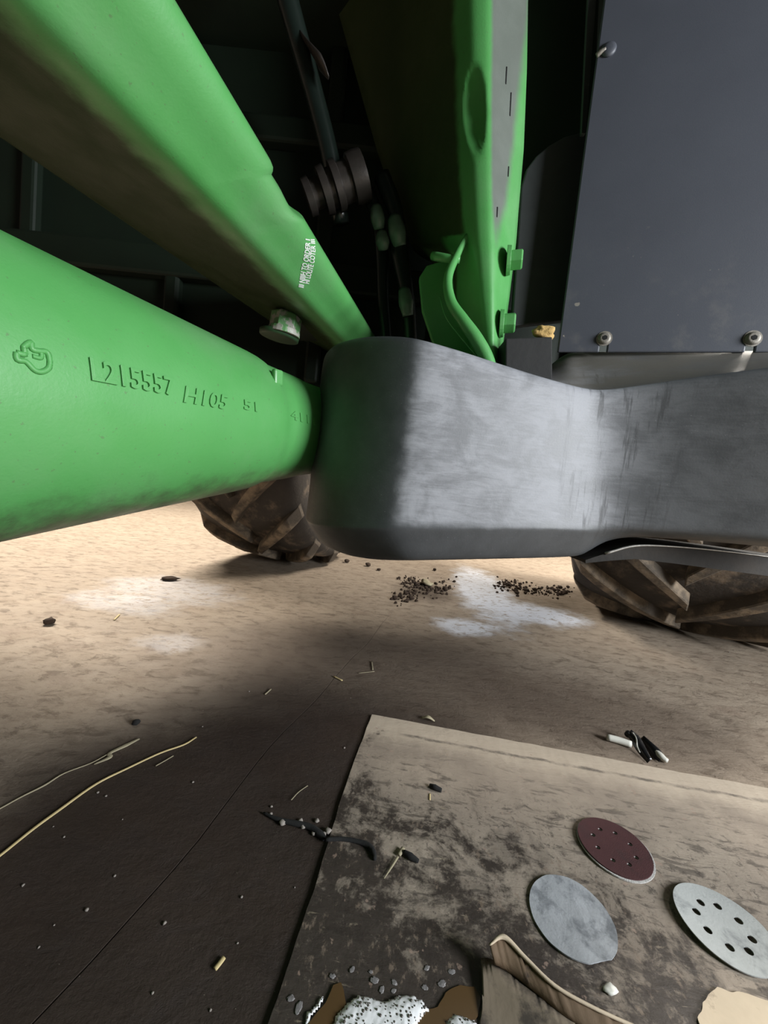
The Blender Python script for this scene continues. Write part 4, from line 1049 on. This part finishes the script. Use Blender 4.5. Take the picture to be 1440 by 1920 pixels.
o = rock('debris_lump', onz(318, 1088, 0), .032, MAT['soil'], 23, .35, None, 2, (1.3, .8)); tag(o, 'flat dark clod on the left white floor patch', 'debris')
o = tube('dry_leaf', [onz(790, 1346, .004), onz(803, 1344, .012), onz(815, 1352, .004)], [.004, .008, .003], MAT['straw_grey'], None, 8, 4, .3); tag(o, 'curled dry leaf scrap behind the far cardboard edge', 'leaf')

# ---- soil heaps under the tank --------------------------------------------------------------------------------------
def heap(cpx, spread, nbig, ncr, seed, biglabel, group, label):
    rng = random.Random(seed)
    used = []
    for i in range(nbig):
        for _t in range(60):
            t = rng.choice(cpx); px, py = t[0] + rng.gauss(0, spread[0] * (1 + _t / 30)), t[1] + rng.gauss(0, spread[1] * (1 + _t / 30))
            if all((onz(px, py, 0) - u_).length > .042 for u_ in used): break
        used.append(onz(px, py, 0))
        o = rock('soil_clod', onz(px, py, 0), rng.uniform(.009, .018), MAT['soil'], seed * 100 + i, .7); tag(o, biglabel, 'soil clod', group)
    bm = bmesh.new()
    for i in range(ncr):
        t = rng.choice(cpx); p = onz(t[0] + rng.gauss(0, spread[0] * 1.4), t[1] + rng.gauss(0, spread[1] * 1.5), 0); r_ = rng.uniform(.003, .011)
        rs = bmesh.ops.create_icosphere(bm, subdivisions=1, radius=r_, matrix=Matrix.Translation(p + Vector((0, 0, r_ * .5))))
        for v in rs['verts']: v.co += Vector((rng.uniform(-1, 1), rng.uniform(-1, 1), rng.uniform(-1, 1))) * r_ * .25
    tag(bmo('soil_crumbs', bm, MAT['soil'], None, smooth=False), label, 'soil', kind='stuff')
heap([(765, 1092), (785, 1100), (808, 1105), (835, 1104), (760, 1120)], (9, 5), 16, 190, 3, 'dark soil clod in the scattered heap under the tank middle', 'clods under the tank middle', 'loose dark soil crumbs under the middle of the tank')
heap([(950, 1096), (975, 1104), (1000, 1108), (1030, 1108), (1050, 1112)], (9, 4), 22, 200, 5, 'dark soil clod in the row beside the right tyre', 'clods beside the right tyre', 'loose dark soil crumbs in a row left of the right tyre')
for i, (px, py) in enumerate(((710, 1070), (815, 1070), (600, 1046), (650, 1055), (690, 1062), (625, 1044))):
    o = rock('soil_clod', onz(px, py, 0), .014 if i < 2 else .02, MAT['soil'], 900 + i, .7); tag(o, 'dark soil clod on the floor at the foot of the left tyre', 'soil clod', 'clods by the left tyre')
o = rock('soil_slab', onz(800, 1098, 0), .045, MAT['straw_grey'], 61, .35, None, 3, (1.2, .7)); tag(o, 'flat brown soil slab in the middle of the scattered heap', 'soil clod')

# ---- broken plastic fastener at the far cardboard edge -----------------------------------------------------------------
pf = onz(1190, 1412, 0)
fa = reg(empty('plastic_fastener', (pf.x, pf.y, 0), 'broken black and white plastic fastener on the floor behind the cardboard', 'fastener'))
def fz_(px, py, z): return onz(px, py - 9, z)
tube('white_pin', [fz_(1138, 1391, .010), fz_(1160, 1397, .010), fz_(1184, 1405, .010)], [.0085, .0090, .0085], MAT['white_plastic'], fa, 14, 4)
def band(name, path, up, mat, th=.0025):
    V, F = [], []
    P_ = catmull(path, 5); U_ = catmull(up, 5)
    for p, u_ in zip(P_, U_):
        nrm = Vector((.3, .9, .1)) * th; V += [p, u_, u_ + nrm, p + nrm]
    for i in range(len(P_) - 1):
        for k in range(4): F.append((i * 4 + k, i * 4 + (k + 1) % 4, (i + 1) * 4 + (k + 1) % 4, (i + 1) * 4 + k))
    F += [(0, 1, 2, 3), tuple((len(P_) - 1) * 4 + k for k in range(4))[::-1]]
    return pyd(name, V, F, mat, fa)
band('black_arm', [fz_(1176, 1388, .024), fz_(1186, 1404, .014), fz_(1196, 1420, .006), fz_(1214, 1440, .002)], [fz_(1184, 1378, .032), fz_(1200, 1392, .026), fz_(1210, 1410, .020), fz_(1222, 1432, .012)], MAT['black_plastic'])
band('white_edge', [fz_(1184, 1382, .031), fz_(1191, 1392, .024), fz_(1193, 1408, .014), fz_(1198, 1420, .008)], [fz_(1188, 1383, .032), fz_(1194, 1393, .026), fz_(1196, 1408, .016), fz_(1201, 1420, .010)], MAT['white_plastic'], .001)
band('black_arm', [fz_(1198, 1398, .010), fz_(1212, 1412, .008), fz_(1226, 1430, .004), fz_(1236, 1438, .003)], [fz_(1208, 1390, .028), fz_(1222, 1402, .024), fz_(1238, 1416, .018), fz_(1244, 1424, .014)], MAT['black_plastic'], .004)
tube('white_socket', [fz_(1212, 1398, .012), fz_(1226, 1412, .010), fz_(1240, 1428, .009), fz_(1252, 1436, .008)], [.006, .008, .010, .006], MAT['white_plastic'], fa, 12, 4, .8)
lathe('black_knuckle', fz_(1176, 1388, .020), fz_(1184, 1376, .026), [(0, .006), (.002, .008), (.012, .008), (.014, .005)], MAT['black_plastic'], fa, 16)

# ---- yellow crumb wedged on the ledge beside the panel -------------------------------------------------------------------
zc = at(1022, 632, .985).z
lz = max(v.co.z for v in ledge.data.vertices)
pc = at(1024, 622, 1.0)
o = rock('foam_crumb', Vector((at(1022, 622, .905).x, .912, lz)), .020, MAT['foam_chunk'], 12, .62, None, 3, (1.25, .8)); o.rotation_euler = (0, 0, 0); tag(o, 'lumpy yellow crumb resting on black ledge left of the panel', 'crumb')

# ---- ceiling lamps on the far side ----------------------------------------------------------------------------------------
for x, y, lb in ((-2.4, 3.3, 'left ceiling strip lamp beyond the tractor'), (3.3, 3.0, 'right ceiling strip lamp beyond the tractor')):
    r_ = reg(empty('ceiling_lamp', (x, y, 4.2), lb, 'lamp', 'ceiling lamps'))
    bm = bmesh.new(); box(bm, Vector((x, y, 4.1)), (1.7, .6, .18)); bevel(bmo('lamp_body', bm, MAT['lamp_body'], r_, smooth=False), .01)
